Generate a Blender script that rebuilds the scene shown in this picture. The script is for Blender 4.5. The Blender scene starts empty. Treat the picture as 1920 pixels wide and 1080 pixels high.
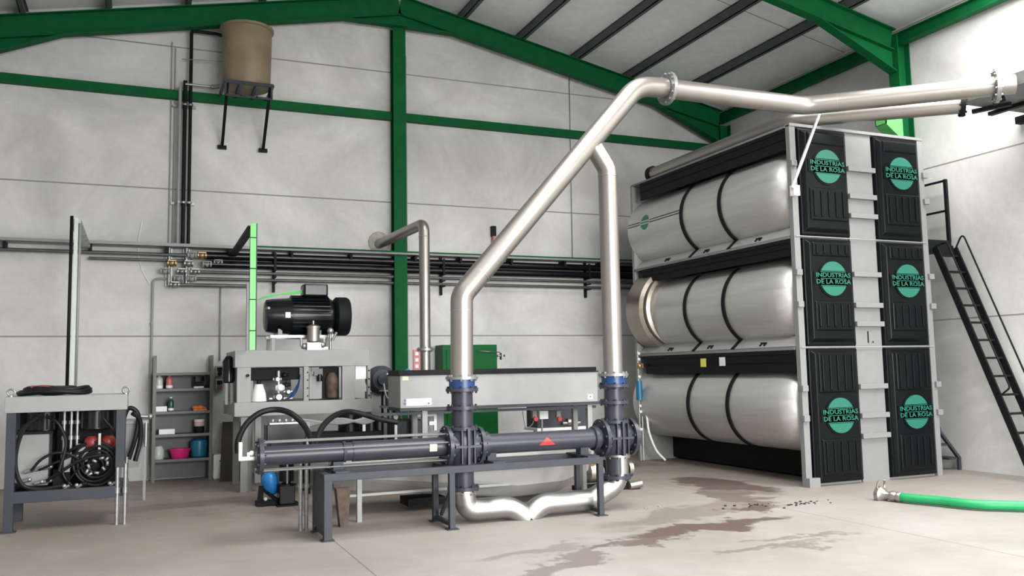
import bpy, bmesh, math, random
from mathutils import Vector, Matrix
random.seed(7)
PI = math.pi
S = bpy.context.scene
COL = S.collection

# ------------------------------------------------------------------ camera
CAM_POS = Vector((0.0, 0.0, 1.6))
WX = Vector((0.91989443, 0.01964358, 0.3916738))      # world axes seen in the camera (right, down, forward)
WY = Vector((-0.39171255, 0.09404322, 0.9152689))
WZ = Vector((-0.01885511, -0.9953743, 0.09420447))
FPX = 1635.0
cam_data = bpy.data.cameras.new('camera')
cam_data.sensor_fit = 'HORIZONTAL'
cam_data.sensor_width = 36.0
cam_data.lens = FPX / 1920 * 36
cam_data.clip_start = 0.05
cam = bpy.data.objects.new('camera', cam_data)
COL.objects.link(cam)
rot = Matrix(((WX.x, -WX.y, -WX.z), (WY.x, -WY.y, -WY.z), (WZ.x, -WZ.y, -WZ.z)))
cam.matrix_world = Matrix.Translation(CAM_POS) @ rot.to_4x4()
S.camera = cam

def at(px, py, ax, val):
    """point of the plane  axis = val  seen at a pixel of the 1920x1080 photo"""
    d = Vector((px - 960, py - 540, FPX))
    w = Vector((WX.dot(d), WY.dot(d), WZ.dot(d)))
    t = (val - CAM_POS[ax]) / w[ax]
    return CAM_POS + w * t

# ------------------------------------------------------------------ world, light, exposure
S.view_settings.view_transform = 'Standard'
S.view_settings.look = 'None'
S.view_settings.gamma = 1
S.view_settings.use_curve_mapping = False
S.view_settings.exposure = 0.68
world = bpy.data.worlds.new('daylight'); S.world = world
world.use_nodes = True
bg = world.node_tree.nodes['Background']
bg.inputs[0].default_value = (0.93, 0.97, 1.0, 1)
bg.inputs[1].default_value = 0.6

def area(name, loc, target, sx, sy, power, col=(1, 1, 1), spread=180):
    l = bpy.data.lights.new(name, 'AREA'); l.shape = 'RECTANGLE'
    l.size = sx; l.size_y = sy; l.energy = power; l.color = col; l.spread = math.radians(spread)
    o = bpy.data.objects.new(name, l); COL.objects.link(o)
    o.location = loc
    o.rotation_euler = (Vector(target) - Vector(loc)).to_track_quat('-Z', 'Y').to_euler()
    return o
# daylight through the translucent roof sheets over the front bays, and through the large gate behind the camera
area('skylight_right', (9.9, 5.3, 6.98), (9.9, 5.5, 0), 2.4, 5.6, 520, (1, 0.975, 0.93), 175).rotation_euler = (0, math.radians(-14), 0)
area('skylight_middle', (4.6, 5.6, 8.05), (4.6, 5.8, 0), 2.4, 6.6, 320, (1, 0.985, 0.96), 135)
area('skylight_left', (0.2, 5.6, 7.35), (0.2, 5.8, 0), 1.6, 6.0, 30, (1, 0.985, 0.96), 130)
area('gate_daylight', (6.0, -6.5, 3.0), (5.4, 5, -4.6), 8.6, 4.6, 1150, (1, 0.99, 0.975), 112)

# ------------------------------------------------------------------ materials
def new_mat(name):
    m = bpy.data.materials.new(name); m.use_nodes = True
    return m, m.node_tree, m.node_tree.nodes['Principled BSDF']
def plain(name, col, rough=0.5, metal=0.0, var=0.08, scale=6.0, bump=0.0, coat=0.0, spec=None):
    m, nt, b = new_mat(name)
    b.inputs['Roughness'].default_value = rough
    b.inputs['Metallic'].default_value = metal
    if coat: b.inputs['Coat Weight'].default_value = coat; b.inputs['Coat Roughness'].default_value = 0.08
    if spec is not None: b.inputs['Specular IOR Level'].default_value = spec
    tc = nt.nodes.new('ShaderNodeTexCoord'); n = nt.nodes.new('ShaderNodeTexNoise')
    n.inputs['Scale'].default_value = scale; n.inputs['Detail'].default_value = 6
    nt.links.new(tc.outputs['Object'], n.inputs['Vector'])
    mp = nt.nodes.new('ShaderNodeMapRange')
    mp.inputs['From Min'].default_value = 0.3; mp.inputs['From Max'].default_value = 0.7
    mp.inputs['To Min'].default_value = 1 - var; mp.inputs['To Max'].default_value = 1 + var
    nt.links.new(n.outputs['Fac'], mp.inputs['Value'])
    mx = nt.nodes.new('ShaderNodeVectorMath'); mx.operation = 'SCALE'
    mx.inputs[0].default_value = col
    nt.links.new(mp.outputs[0], mx.inputs['Scale']); nt.links.new(mx.outputs[0], b.inputs['Base Color'])
    if bump:
        bp = nt.nodes.new('ShaderNodeBump'); bp.inputs['Strength'].default_value = bump
        bp.inputs['Distance'].default_value = 0.01
        nt.links.new(n.outputs['Fac'], bp.inputs['Height']); nt.links.new(bp.outputs[0], b.inputs['Normal'])
    return m
def steel(name, col, rough, axis, var=0.12, metal=1.0):
    """brushed / rolled sheet: noise stretched along one axis"""
    m, nt, b = new_mat(name)
    b.inputs['Metallic'].default_value = metal
    tc = nt.nodes.new('ShaderNodeTexCoord'); mpg = nt.nodes.new('ShaderNodeMapping')
    sc = [9, 9, 9]; sc[axis] = 0.5
    mpg.inputs['Scale'].default_value = sc
    n = nt.nodes.new('ShaderNodeTexNoise'); n.inputs['Scale'].default_value = 1.6; n.inputs['Detail'].default_value = 8
    nt.links.new(tc.outputs['Object'], mpg.inputs[0]); nt.links.new(mpg.outputs[0], n.inputs['Vector'])
    r = nt.nodes.new('ShaderNodeMapRange'); r.inputs['From Min'].default_value = 0.3; r.inputs['From Max'].default_value = 0.7
    r.inputs['To Min'].default_value = rough - 0.06; r.inputs['To Max'].default_value = rough + 0.08
    nt.links.new(n.outputs['Fac'], r.inputs['Value']); nt.links.new(r.outputs[0], b.inputs['Roughness'])
    r2 = nt.nodes.new('ShaderNodeMapRange'); r2.inputs['From Min'].default_value = 0.3; r2.inputs['From Max'].default_value = 0.7
    r2.inputs['To Min'].default_value = 1 - var; r2.inputs['To Max'].default_value = 1 + var * 0.5
    nt.links.new(n.outputs['Fac'], r2.inputs['Value'])
    mx = nt.nodes.new('ShaderNodeVectorMath'); mx.operation = 'SCALE'; mx.inputs[0].default_value = col
    nt.links.new(r2.outputs[0], mx.inputs['Scale']); nt.links.new(mx.outputs[0], b.inputs['Base Color'])
    return m

def concrete(name, base, joints):
    m, nt, b = new_mat(name); N = nt.nodes.new; L = nt.links.new
    b.inputs['Roughness'].default_value = 0.85
    g = N('ShaderNodeNewGeometry')
    n1 = N('ShaderNodeTexNoise'); n1.inputs['Scale'].default_value = 0.55; n1.inputs['Detail'].default_value = 9; n1.inputs['Roughness'].default_value = 0.62; n1.inputs['Distortion'].default_value = 0.6
    n2 = N('ShaderNodeTexNoise'); n2.inputs['Scale'].default_value = 11; n2.inputs['Detail'].default_value = 6
    L(g.outputs['Position'], n1.inputs['Vector']); L(g.outputs['Position'], n2.inputs['Vector'])
    r = N('ShaderNodeValToRGB'); e = r.color_ramp.elements
    e[0].position = 0.33; e[0].color = (base[0]*.77, base[1]*.77, base[2]*.77, 1)
    e[1].position = 0.66; e[1].color = (base[0]*1.13, base[1]*1.13, base[2]*1.12, 1)
    L(n1.outputs['Fac'], r.inputs['Fac'])
    s = N('ShaderNodeMapRange'); s.inputs['To Min'].default_value = 0.93; s.inputs['To Max'].default_value = 1.07
    L(n2.outputs['Fac'], s.inputs['Value'])
    v = N('ShaderNodeVectorMath'); v.operation = 'SCALE'; L(r.outputs[0], v.inputs[0]); L(s.outputs[0], v.inputs['Scale'])
    out = v.outputs[0]
    if joints:      # recessed mortar joints between the precast panels, every 2.4 m
        sp = N('ShaderNodeSeparateXYZ'); L(g.outputs['Position'], sp.inputs[0])
        a = N('ShaderNodeMath'); a.operation = 'SUBTRACT'; a.inputs[1].default_value = 2.25 - 1.2; L(sp.outputs[2], a.inputs[0])
        mo = N('ShaderNodeMath'); mo.operation = 'MODULO'; mo.inputs[1].default_value = 2.39; L(a.outputs[0], mo.inputs[0])
        c = N('ShaderNodeMath'); c.operation = 'COMPARE'; c.inputs[1].default_value = 1.2; c.inputs[2].default_value = 0.011; L(mo.outputs[0], c.inputs[0])
        mx = N('ShaderNodeMix'); mx.data_type = 'RGBA'; L(c.outputs[0], mx.inputs['Factor']); L(out, mx.inputs['A'])
        mx.inputs['B'].default_value = (base[0]*.42, base[1]*.4, base[2]*.38, 1)
        out = mx.outputs['Result']
    L(out, b.inputs['Base Color'])
    bp = N('ShaderNodeBump'); bp.inputs['Strength'].default_value = 0.12; bp.inputs['Distance'].default_value = 0.02
    L(n2.outputs['Fac'], bp.inputs['Height']); L(bp.outputs[0], b.inputs['Normal'])
    return m

def floor_material():
    m, nt, b = new_mat('floor_concrete'); N = nt.nodes.new; L = nt.links.new
    g = N('ShaderNodeNewGeometry')
    n1 = N('ShaderNodeTexNoise'); n1.inputs['Scale'].default_value = 0.5; n1.inputs['Detail'].default_value = 8; n1.inputs['Roughness'].default_value = 0.6
    n2 = N('ShaderNodeTexNoise'); n2.inputs['Scale'].default_value = 5; n2.inputs['Detail'].default_value = 8
    L(g.outputs['Position'], n1.inputs['Vector']); L(g.outputs['Position'], n2.inputs['Vector'])
    r = N('ShaderNodeValToRGB'); e = r.color_ramp.elements
    e[0].position = 0.3; e[0].color = (0.215, 0.2, 0.18, 1)
    e[1].position = 0.7; e[1].color = (0.315, 0.302, 0.284, 1)
    L(n1.outputs['Fac'], r.inputs['Fac'])
    # brownish dirt zone towards the press hall side (x < 4, y > 8)
    sp = N('ShaderNodeSeparateXYZ'); L(g.outputs['Position'], sp.inputs[0])
    def rng(src, a, c_, lo=0.0, hi=1.0):
        q = N('ShaderNodeMapRange'); q.inputs['From Min'].default_value = a; q.inputs['From Max'].default_value = c_
        q.inputs['To Min'].default_value = lo; q.inputs['To Max'].default_value = hi; L(src, q.inputs['Value']); return q.outputs[0]
    def mul(a, c_, op='MULTIPLY'):
        q = N('ShaderNodeMath'); q.operation = op
        L(a, q.inputs[0])
        if isinstance(c_, (int, float)): q.inputs[1].default_value = c_
        else: L(c_, q.inputs[1])
        return q.outputs[0]
    zone = rng(sp.outputs[1], 7.2, 10.5)
    zone = mul(mul(zone, rng(n2.outputs['Fac'], 0.35, 0.6)), 0.75)
    mx = N('ShaderNodeMix'); mx.data_type = 'RGBA'; L(zone, mx.inputs['Factor']); L(r.outputs[0], mx.inputs['A']); mx.inputs['B'].default_value = (0.25, 0.195, 0.15, 1)
    col = mx.outputs['Result']
    s = N('ShaderNodeMapRange'); s.inputs['To Min'].default_value = 0.9; s.inputs['To Max'].default_value = 1.1
    L(n2.outputs['Fac'], s.inputs['Value'])
    v = N('ShaderNodeVectorMath'); v.operation = 'SCALE'; L(col, v.inputs[0]); L(s.outputs[0], v.inputs['Scale']); col = v.outputs[0]
    # wine-coloured spill stains with shapes of their own
    n3 = N('ShaderNodeTexNoise'); n3.inputs['Scale'].default_value = 1.7; n3.inputs['Detail'].default_value = 7; n3.inputs['Roughness'].default_value = 0.65
    L(g.outputs['Position'], n3.inputs['Vector'])
    wob = N('ShaderNodeVectorMath'); wob.operation = 'SUBTRACT'; L(n3.outputs['Color'], wob.inputs[0]); wob.inputs[1].default_value = (0.5, 0.5, 0.5)
    wsc = N('ShaderNodeVectorMath'); wsc.operation = 'SCALE'; L(wob.outputs[0], wsc.inputs[0]); wsc.inputs['Scale'].default_value = 1.5
    pos = N('ShaderNodeVectorMath'); pos.operation = 'ADD'; L(g.outputs['Position'], pos.inputs[0]); L(wsc.outputs[0], pos.inputs[1])
    total = None
    for (x, y, lx, ly, ang, k) in [(7.35, 10.0, 0.45, 1.0, 5, 0.75), (6.75, 8.9, 0.3, 0.9, -10, 0.6), (6.4, 8.15, 0.5, 0.22, 0, 0.8),
                                   (5.35, 7.45, 0.95, 0.28, 6, 0.85), (4.5, 7.25, 0.8, 0.13, 15, 0.7), (3.35, 6.75, 0.75, 0.16, 40, 0.5),
                                   (3.3, 7.25, 0.7, 0.13, 10, 0.35), (5.2, 6.4, 0.7, 0.1, 5, 0.4), (5.7, 6.7, 0.6, 0.07, -10, 0.4),
                                   (1.0, 12.0, 2.0, 0.25, 8, 0.35), (7.0, 12.6, 1.2, 0.3, 0, 0.5), (5.6, 8.3, 1.4, 0.3, 20, 0.35), (2.9, 6.3, .15, .5, 0, .5)]:
        mp = N('ShaderNodeMapping'); mp.vector_type = 'TEXTURE'
        mp.inputs['Location'].default_value = (x, y, 0); mp.inputs['Rotation'].default_value = (0, 0, math.radians(ang)); mp.inputs['Scale'].default_value = (lx, ly, 1)
        L(pos.outputs[0], mp.inputs[0])
        ln = N('ShaderNodeVectorMath'); ln.operation = 'LENGTH'; L(mp.outputs[0], ln.inputs[0])
        q = rng(ln.outputs['Value'], 1.15, 0.8, 0, k)
        total = q if total is None else mul(total, q, 'MAXIMUM')
    mx2 = N('ShaderNodeMix'); mx2.data_type = 'RGBA'; L(total, mx2.inputs['Factor']); L(col, mx2.inputs['A']); mx2.inputs['B'].default_value = (0.10, 0.062, 0.055, 1)
    col = mx2.outputs['Result']
    # saw-cut joints
    for axis, val in ((0, 1.76), (1, 10.95), (0, 6.7)):
        c = N('ShaderNodeMath'); c.operation = 'COMPARE'; c.inputs[1].default_value = val; c.inputs[2].default_value = 0.006; L(sp.outputs[axis], c.inputs[0])
        cut = c.outputs[0]
        mx3 = N('ShaderNodeMix'); mx3.data_type = 'RGBA'; L(cut, mx3.inputs['Factor']); L(col, mx3.inputs['A']); mx3.inputs['B'].default_value = (0.13, 0.12, 0.11, 1)
        col = mx3.outputs['Result']
    L(col, b.inputs['Base Color'])
    L(rng(total, 0, 0.8, 0.62, 0.28), b.inputs['Roughness'])
    bp = N('ShaderNodeBump'); bp.inputs['Strength'].default_value = 0.1; bp.inputs['Distance'].default_value = 0.01
    L(n2.outputs['Fac'], bp.inputs['Height']); L(bp.outputs[0], b.inputs['Normal'])
    return m

M = dict(
    wall=concrete('precast_concrete', (0.62, 0.62, 0.615), True),
    floor=floor_material(),
    roof=plain('roof_sheet', (0.84, 0.86, 0.855), 0.55, var=0.05),
    purlin=plain('galvanised_purlin', (0.075, 0.085, 0.09), 0.5, var=0.15),
    green=plain('green_paint', (0.005, 0.10, 0.03), 0.5, var=0.1, spec=0.08),
    greenl=plain('light_green_paint', (0.16, 0.62, 0.17), 0.4),
    greenbox=plain('cabinet_green', (0.0, 0.10, 0.02), 0.45, spec=0.15),
    ss=plain('stainless_pipe', (0.37, 0.345, 0.32), 0.38, 0.9, var=0.05, scale=3),
    ssx=steel('stainless_sheet', (0.42, 0.42, 0.41), 0.42, 0, .08),
    ssy=steel('rolled_steel_sheet', (0.60, 0.60, 0.59), 0.44, 1, 0.1, 0.6),
    ring=steel('bronze_tinted_steel', (0.36, 0.32, 0.275), 0.38, 0),
    galv=plain('galvanised_steel', (0.33, 0.34, 0.34), 0.42, 0.8, var=0.15, scale=20),
    lgrey=plain('light_grey_paint', (0.29, 0.295, 0.297), 0.5, var=0.04, spec=0.3),
    mgrey=plain('mid_grey_paint', (0.27, 0.28, 0.28), 0.5, var=0.06),
    shelfg=plain('shelf_grey', (0.13, 0.137, 0.137), 0.5, 0.1, var=0.08),
    dgrey=plain('dark_grey_paint', (0.036, 0.041, 0.051), 0.5, var=0.1, spec=0.3),
    blue_grey=plain('pump_blue_grey', (0.036, 0.038, 0.053), 0.36, var=0.1, spec=0.4),
    black=plain('black_paint', (0.004, 0.005, 0.007), 0.25, var=0.1, spec=0.35),
    mblack=plain('matt_black', (0.005, 0.006, 0.007), 0.6, var=0.1, spec=0.2),
    plastic=plain('glossy_black_plastic', (0.003, 0.0042, 0.005), 0.3, var=0.1, spec=0.15),
    rubber=plain('black_rubber', (0.006, 0.006, 0.007), 0.5, var=0.2, spec=0.3),
    logo=plain('logo_green', (0.008, 0.13, 0.088), 0.55, var=0.03),
    logod=plain('decal_green', (0.03, 0.2, 0.11), 0.5, var=0.03),
    white=plain('white_plastic', (0.82, 0.82, 0.82), 0.45, var=0.02),
    red=plain('red_paint', (0.55, 0.03, 0.025), 0.4, var=0.05),
    dred=plain('dark_red_paint', (0.22, 0.022, 0.018), 0.4, var=0.08),
    blue=plain('bright_blue_paint', (0.015, 0.2, 0.55), 0.35, var=0.08),
    navy=plain('navy_blue_rubber', (0.008, 0.05, 0.17), 0.35, var=0.1),
    yellow=plain('yellow_sticker', (0.75, 0.7, 0.12), 0.5, var=0.02),
    orange=plain('orange_plastic', (0.8, 0.25, 0.06), 0.5, var=0.15, scale=40),
    brass=plain('brass', (0.42, 0.30, 0.15), 0.4, 0.8),
    tank=plain('weathered_fibreglass', (0.22, 0.175, 0.105), 0.55, var=0.2, scale=3),
    pink=plain('pink_plastic', (0.75, 0.03, 0.22), 0.35, var=0.03),
    teal=plain('teal_blue_plastic', (0.01, 0.15, 0.27), 0.35, var=0.05),
    jar=plain('pink_white_jar', (0.7, 0.5, 0.52), 0.4, var=0.05),
    bottleg=plain('green_bottle_plastic', (0.02, 0.09, 0.05), 0.25, var=0.05),
    pale=plain('pale_translucent_plastic', (0.55, 0.60, 0.58), 0.3, var=0.08),
    redl=plain('pale_red_plastic', (0.55, 0.15, 0.15), 0.35, var=0.1),
    pressg=plain('press_grey_paint', (0.205, 0.21, 0.212), 0.5, var=0.04, spec=0.3),
    sheet=plain('dull_stainless_sheet', (0.52, 0.52, 0.52), 0.42, 0.35, var=0.08, scale=2),
    wallpipe=plain('shaded_wall_pipe', (0.10, 0.105, 0.105), 0.45, 0.3, var=0.2, scale=8),  # grey darkened to carry the shade the wall pipes lie in
    rust=plain('rusty_steel', (0.09, 0.06, 0.045), 0.7, 0.2, var=0.4, scale=14),
    board=plain('dark_brown_board', (0.05, 0.045, 0.036), 0.7, var=0.2),
    hose=plain('green_hose_rubber', (0.012, 0.27, 0.095), 0.45, var=0.06, scale=30),
    cream=plain('cream_label', (0.75, 0.6, 0.42), 0.6, var=0.05),
    debris=plain('dried_grape_skins', (0.03, 0.02, 0.018), 0.8, var=0.3, scale=30),
    plaster=plain('plaster_patch', (0.42, 0.4, 0.36), 0.9, var=0.2, scale=10, bump=0.5),
)

# ------------------------------------------------------------------ mesh helpers
class MB:
    def __init__(self): self.bm = bmesh.new()
    def quad(self, vs, smooth=False):
        try:
            f = self.bm.faces.new(vs); f.smooth = smooth
        except ValueError: pass
    def box(self, x0, x1, y0, y1, z0, z1):
        v = [self.bm.verts.new(p) for p in ((x0,y0,z0),(x1,y0,z0),(x1,y1,z0),(x0,y1,z0),(x0,y0,z1),(x1,y0,z1),(x1,y1,z1),(x0,y1,z1))]
        for q in ((3,2,1,0),(4,5,6,7),(0,1,5,4),(1,2,6,5),(2,3,7,6),(3,0,4,7)): self.quad([v[i] for i in q])
        return self
    def hexa(self, a, b):
        """solid between two quads of points, a below / behind b"""
        v = [self.bm.verts.new(p) for p in list(a) + list(b)]
        for q in ((3,2,1,0),(4,5,6,7),(0,1,5,4),(1,2,6,5),(2,3,7,6),(3,0,4,7)): self.quad([v[i] for i in q])
        return self
    def prism(self, pts, vec):
        vec = Vector(vec); a = [self.bm.verts.new(p) for p in pts]; b = [self.bm.verts.new(Vector(p) + vec) for p in pts]
        n = len(a); self.quad(a[::-1]); self.quad(b)
        for i in range(n): self.quad([a[i], a[(i+1) % n], b[(i+1) % n], b[i]])
        return self
    def bar(self, p, q, w, h=None, up=(0, 0, 1)):
        p, q = Vector(p), Vector(q); h = h or w; d = (q - p).normalized(); up = Vector(up)
        if abs(d.dot(up)) > 0.98: up = Vector((0, 1, 0))
        s = d.cross(up).normalized(); u = s.cross(d)
        o = [(-w/2, -h/2), (w/2, -h/2), (w/2, h/2), (-w/2, h/2)]
        return self.hexa([p + s*a + u*b for a, b in o], [q + s*a + u*b for a, b in o])
    def sweep(self, pts, r, n=14, cap=True, closed=False):
        pts = [Vector(p) for p in pts]; m = len(pts)
        rad = r if isinstance(r, (list, tuple)) else [r]*m
        t0 = (pts[1] - pts[0]).normalized()
        ref = Vector((0, 0, 1)) if abs(t0.z) < 0.9 else Vector((1, 0, 0))
        s = t0.cross(ref).normalized(); rings = []
        for i in range(m):
            if closed: t = (pts[(i+1) % m] - pts[i-1]).normalized()
            elif i == 0: t = t0
            elif i == m-1: t = (pts[-1] - pts[-2]).normalized()
            else:
                t = (pts[i+1] - pts[i]).normalized() + (pts[i] - pts[i-1]).normalized()
                t = t.normalized() if t.length > 1e-6 else t0
            s = (s - t*s.dot(t)); s = s.normalized() if s.length > 1e-6 else t.orthogonal().normalized()
            u = t.cross(s)
            rings.append([self.bm.verts.new(pts[i] + (s*math.cos(2*PI*k/n) + u*math.sin(2*PI*k/n))*rad[i]) for k in range(n)])
        for i in range(m if closed else m-1):
            a, b = rings[i], rings[(i+1) % m]
            for k in range(n): self.quad([a[k], a[(k+1) % n], b[(k+1) % n], b[k]], True)
        if cap and not closed: self.quad(rings[0][::-1]); self.quad(rings[-1])
        return self
    def cyl(self, p, q, r, n=20): return self.sweep([p, q], r, n)
    def pipe(self, pts, r, bend=0.2, n=18, seg=7):
        """tube through corner points with rounded elbows"""
        return self.sweep(rounded(pts, bend, seg), r, n)
    def ball(self, c, r, sz=1.0, n=12):
        c = Vector(c); rings = []
        for i in range(1, n//2):
            a = PI*i/(n//2)
            rings.append([self.bm.verts.new(c + Vector((r*math.sin(a)*math.cos(2*PI*k/n), r*math.sin(a)*math.sin(2*PI*k/n), r*sz*math.cos(a)))) for k in range(n)])
        t = self.bm.verts.new(c + Vector((0,0,r*sz))); b = self.bm.verts.new(c - Vector((0,0,r*sz)))
        for k in range(n):
            self.quad([t, rings[0][k], rings[0][(k+1)%n]], True); self.quad([b, rings[-1][(k+1)%n], rings[-1][k]], True)
            for i in range(len(rings)-1): self.quad([rings[i][k], rings[i+1][k], rings[i+1][(k+1)%n], rings[i][(k+1)%n]], True)
        return self
    def lathe(self, c, prof, n=24, axis=(0, 0, 1)):
        """profile of (radius, height) turned about an axis through c"""
        c = Vector(c); ax = Vector(axis).normalized(); s = ax.orthogonal().normalized(); u = ax.cross(s); rings = []
        for r, h in prof:
            rings.append([self.bm.verts.new(c + ax*h + (s*math.cos(2*PI*k/n) + u*math.sin(2*PI*k/n))*max(r, 1e-4)) for k in range(n)])
        for a, b in zip(rings, rings[1:]):
            for k in range(n): self.quad([a[k], a[(k+1)%n], b[(k+1)%n], b[k]], True)
        self.quad(rings[0][::-1]); self.quad(rings[-1])
        return self
    def flange(self, c, axis, r, th=0.03, bolts=8, br=0.012):
        c = Vector(c); ax = Vector(axis).normalized(); self.cyl(c - ax*th/2, c + ax*th/2, r, 28)
        s = ax.orthogonal().normalized(); u = ax.cross(s)
        for k in range(bolts):
            a = 2*PI*(k+.5)/bolts; p = c + (s*math.cos(a) + u*math.sin(a))*(r*0.86)
            self.cyl(p - ax*(th/2+.02), p + ax*(th/2+.02), br, 6)
        return self
    def coil(self, c, r, tube, turns=1, axis=(0, 1, 0), pitch=0.0, n=40, jitter=0.0):
        c = Vector(c); ax = Vector(axis).normalized(); s = ax.orthogonal().normalized(); u = ax.cross(s); pts = []
        tot = int(n*turns)
        for k in range(tot+1):
            a = 2*PI*k/n; rr = r*(1 + jitter*math.sin(a*2.3 + r*40))
            pts.append(c + (s*math.cos(a) + u*math.sin(a))*rr + ax*pitch*a/(2*PI))
        return self.sweep(pts, tube, 8)

def rounded(pts, bend, seg=7):
    pts = [Vector(p) for p in pts]; out = [pts[0]]
    for i in range(1, len(pts)-1):
        a, b, c = pts[i-1], pts[i], pts[i+1]; d1 = (b-a); d2 = (c-b); l1, l2 = d1.length, d2.length
        d1.normalize(); d2.normalize(); ang = d1.angle(d2)
        if ang < 0.02: out.append(b); continue
        t = min(bend*math.tan(ang/2), l1*0.48, l2*0.48); p, q = b - d1*t, b + d2*t
        for k in range(seg+1):
            w = k/seg; out.append(p*(1-w)**2 + b*2*w*(1-w) + q*w*w)
    out.append(pts[-1]); return out

def curve_pts(ctrl, n=10):
    """Catmull-Rom through control points"""
    P = [Vector(p) for p in ctrl]; P = [P[0]*2-P[1]] + P + [P[-1]*2-P[-2]]; out = []
    for i in range(1, len(P)-2):
        for k in range(n):
            t = k/n; a, b, c, d = P[i-1], P[i], P[i+1], P[i+2]
            out.append(0.5*((2*b) + (c-a)*t + (2*a-5*b+4*c-d)*t*t + (3*b-a-3*c+d)*t**3))
    out.append(P[-2]); return out

def world_loc(o):
    v = Vector(o.location)
    while o.parent: o = o.parent; v += Vector(o.location)
    return v

def emit(name, mb, mat, parent=None, bevel=0.0, label=None):
    bmesh.ops.recalc_face_normals(mb.bm, faces=mb.bm.faces)
    for e in mb.bm.edges:
        if len(e.link_faces) == 2 and (e.link_faces[0].smooth != e.link_faces[1].smooth or e.calc_face_angle(0) > 0.7): e.smooth = False
    vs = [v.co for v in mb.bm.verts]
    mn = Vector((min(v.x for v in vs), min(v.y for v in vs), min(v.z for v in vs)))
    mx = Vector((max(v.x for v in vs), max(v.y for v in vs), max(v.z for v in vs)))
    org = Vector(((mn.x+mx.x)/2, (mn.y+mx.y)/2, mn.z))
    bmesh.ops.translate(mb.bm, vec=-org, verts=mb.bm.verts)
    me = bpy.data.meshes.new(name); mb.bm.to_mesh(me); mb.bm.free()
    me.materials.append(M[mat] if isinstance(mat, str) else mat)
    o = bpy.data.objects.new(name, me); COL.objects.link(o)
    if parent: o.parent = parent; o.location = org - world_loc(parent)
    else: o.location = org
    if bevel:
        b = o.modifiers.new('bevel', 'BEVEL'); b.width = bevel; b.segments = 2; b.limit_method = 'ANGLE'
    if label: o['label'] = label
    return o
def struct(name, mb, mat, **k):
    o = emit(name, mb, mat, **k); o['kind'] = 'structure'; return o
def thing(name, label, cat, loc, group=None):
    o = bpy.data.objects.new(name, None); COL.objects.link(o); o.location = loc; o.empty_display_size = 0.2
    return tag(o, label, cat, group)
def tag(o, label, cat, group=None):
    o['label'] = label; o['category'] = cat
    if group: o['group'] = group
    return o
def single(name, mb, mat, label, cat, group=None, **k):
    return tag(emit(name, mb, mat, **k), label, cat, group)
def text_part(name, body, size, mat, parent, center, width=None, face=(0, -1, 0), thick=0.003, bold=0.0):
    """raised lettering on a face looking along `face` (-y or -x)"""
    cu = bpy.data.curves.new(name, 'FONT'); cu.body = body; cu.size = size; cu.extrude = thick; cu.align_x = 'CENTER'; cu.align_y = 'CENTER'; cu.offset = bold
    cu.resolution_u = 2
    tmp = bpy.data.objects.new(name, cu); me = bpy.data.meshes.new_from_object(tmp)
    bpy.data.objects.remove(tmp)
    xs = [v.co.x for v in me.vertices]; k = (width/(max(xs)-min(xs))) if width else 1
    r = Matrix(((1,0,0),(0,0,-1),(0,1,0))) if face[1] else Matrix(((0,0,-1),(-1,0,0),(0,1,0)))
    for v in me.vertices: v.co = r @ Vector((v.co.x*k, v.co.y, v.co.z))
    me.materials.clear(); me.materials.append(M[mat])
    o = bpy.data.objects.new(name, me); COL.objects.link(o); o.parent = parent; o.location = Vector(center) - world_loc(parent)
    return o
def copy_tree(o, parent=None):
    c = o.copy(); COL.objects.link(c)
    if parent: c.parent = parent
    for ch in [x for x in COL.objects if x.parent == o and x != c]: copy_tree(ch, c)
    return c

# ------------------------------------------------------------------ the hall
XL, XR, YB, YF = -2.95, 11.35, 15.0, -7.0
APX, APZ, SL = 4.2, 8.36, 0.205          # ridge, height of rafter tops, roof slope
def rz(x): return APZ - SL*abs(x - APX)
struct('floor', MB().box(XL-.3, XR+.3, YF-4, YB+.3, -0.3, 0), 'floor')
mb = MB(); mb.prism([(XL-.3, YB, 0), (XR+.3, YB, 0), (XR+.3, YB, rz(XR)+.2), (APX, YB, APZ+.2), (XL-.3, YB, rz(XL)+.2)], (0, .2, 0))
struct('wall_back', mb, 'wall')
struct('wall_right', MB().box(XR, XR+.2, YF, YB, 0, rz(XR)+.2), 'wall')
struct('wall_left', MB().box(XL-.2, XL, YF, YB, 0, rz(XL)+.2), 'wall')
# wall behind the camera with the wide open gate
mb = MB(); mb.box(XL, 0, YF-.2, YF, 0, 5.6); mb.box(10.8, XR, YF-.2, YF, 0, 5.6)
mb.prism([(XL, YF-.2, 5.6), (XR, YF-.2, 5.6), (XR, YF-.2, rz(XR)+.2), (APX, YF-.2, APZ+.2), (XL, YF-.2, rz(XL)+.2)], (0, .2, 0))
struct('wall_front', mb, 'wall')
# roof sheets, with open translucent strips over the front bays
def sheet(mb, x0, x1, y0, y1):
    a, b = rz(x0)+.19, rz(x1)+.19
    mb.hexa([(x0,y0,a),(x1,y0,b),(x1,y1,b),(x0,y1,a)], [(x0,y0,a+.06),(x1,y0,b+.06),(x1,y1,b+.06),(x0,y1,a+.06)])
mb = MB(); sheet(mb, XL-.2, APX, YF-.2, YB+.2)
for x0, x1 in ((APX, 8.3), (11.0, XR+.2)): sheet(mb, x0, x1, YF-.2, YB+.2)
sheet(mb, 8.3, 11.0, 8.0, YB+.2); sheet(mb, 8.3, 11.0, YF-.2, 2.0)
struct('ceiling', mb, 'roof')
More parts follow.
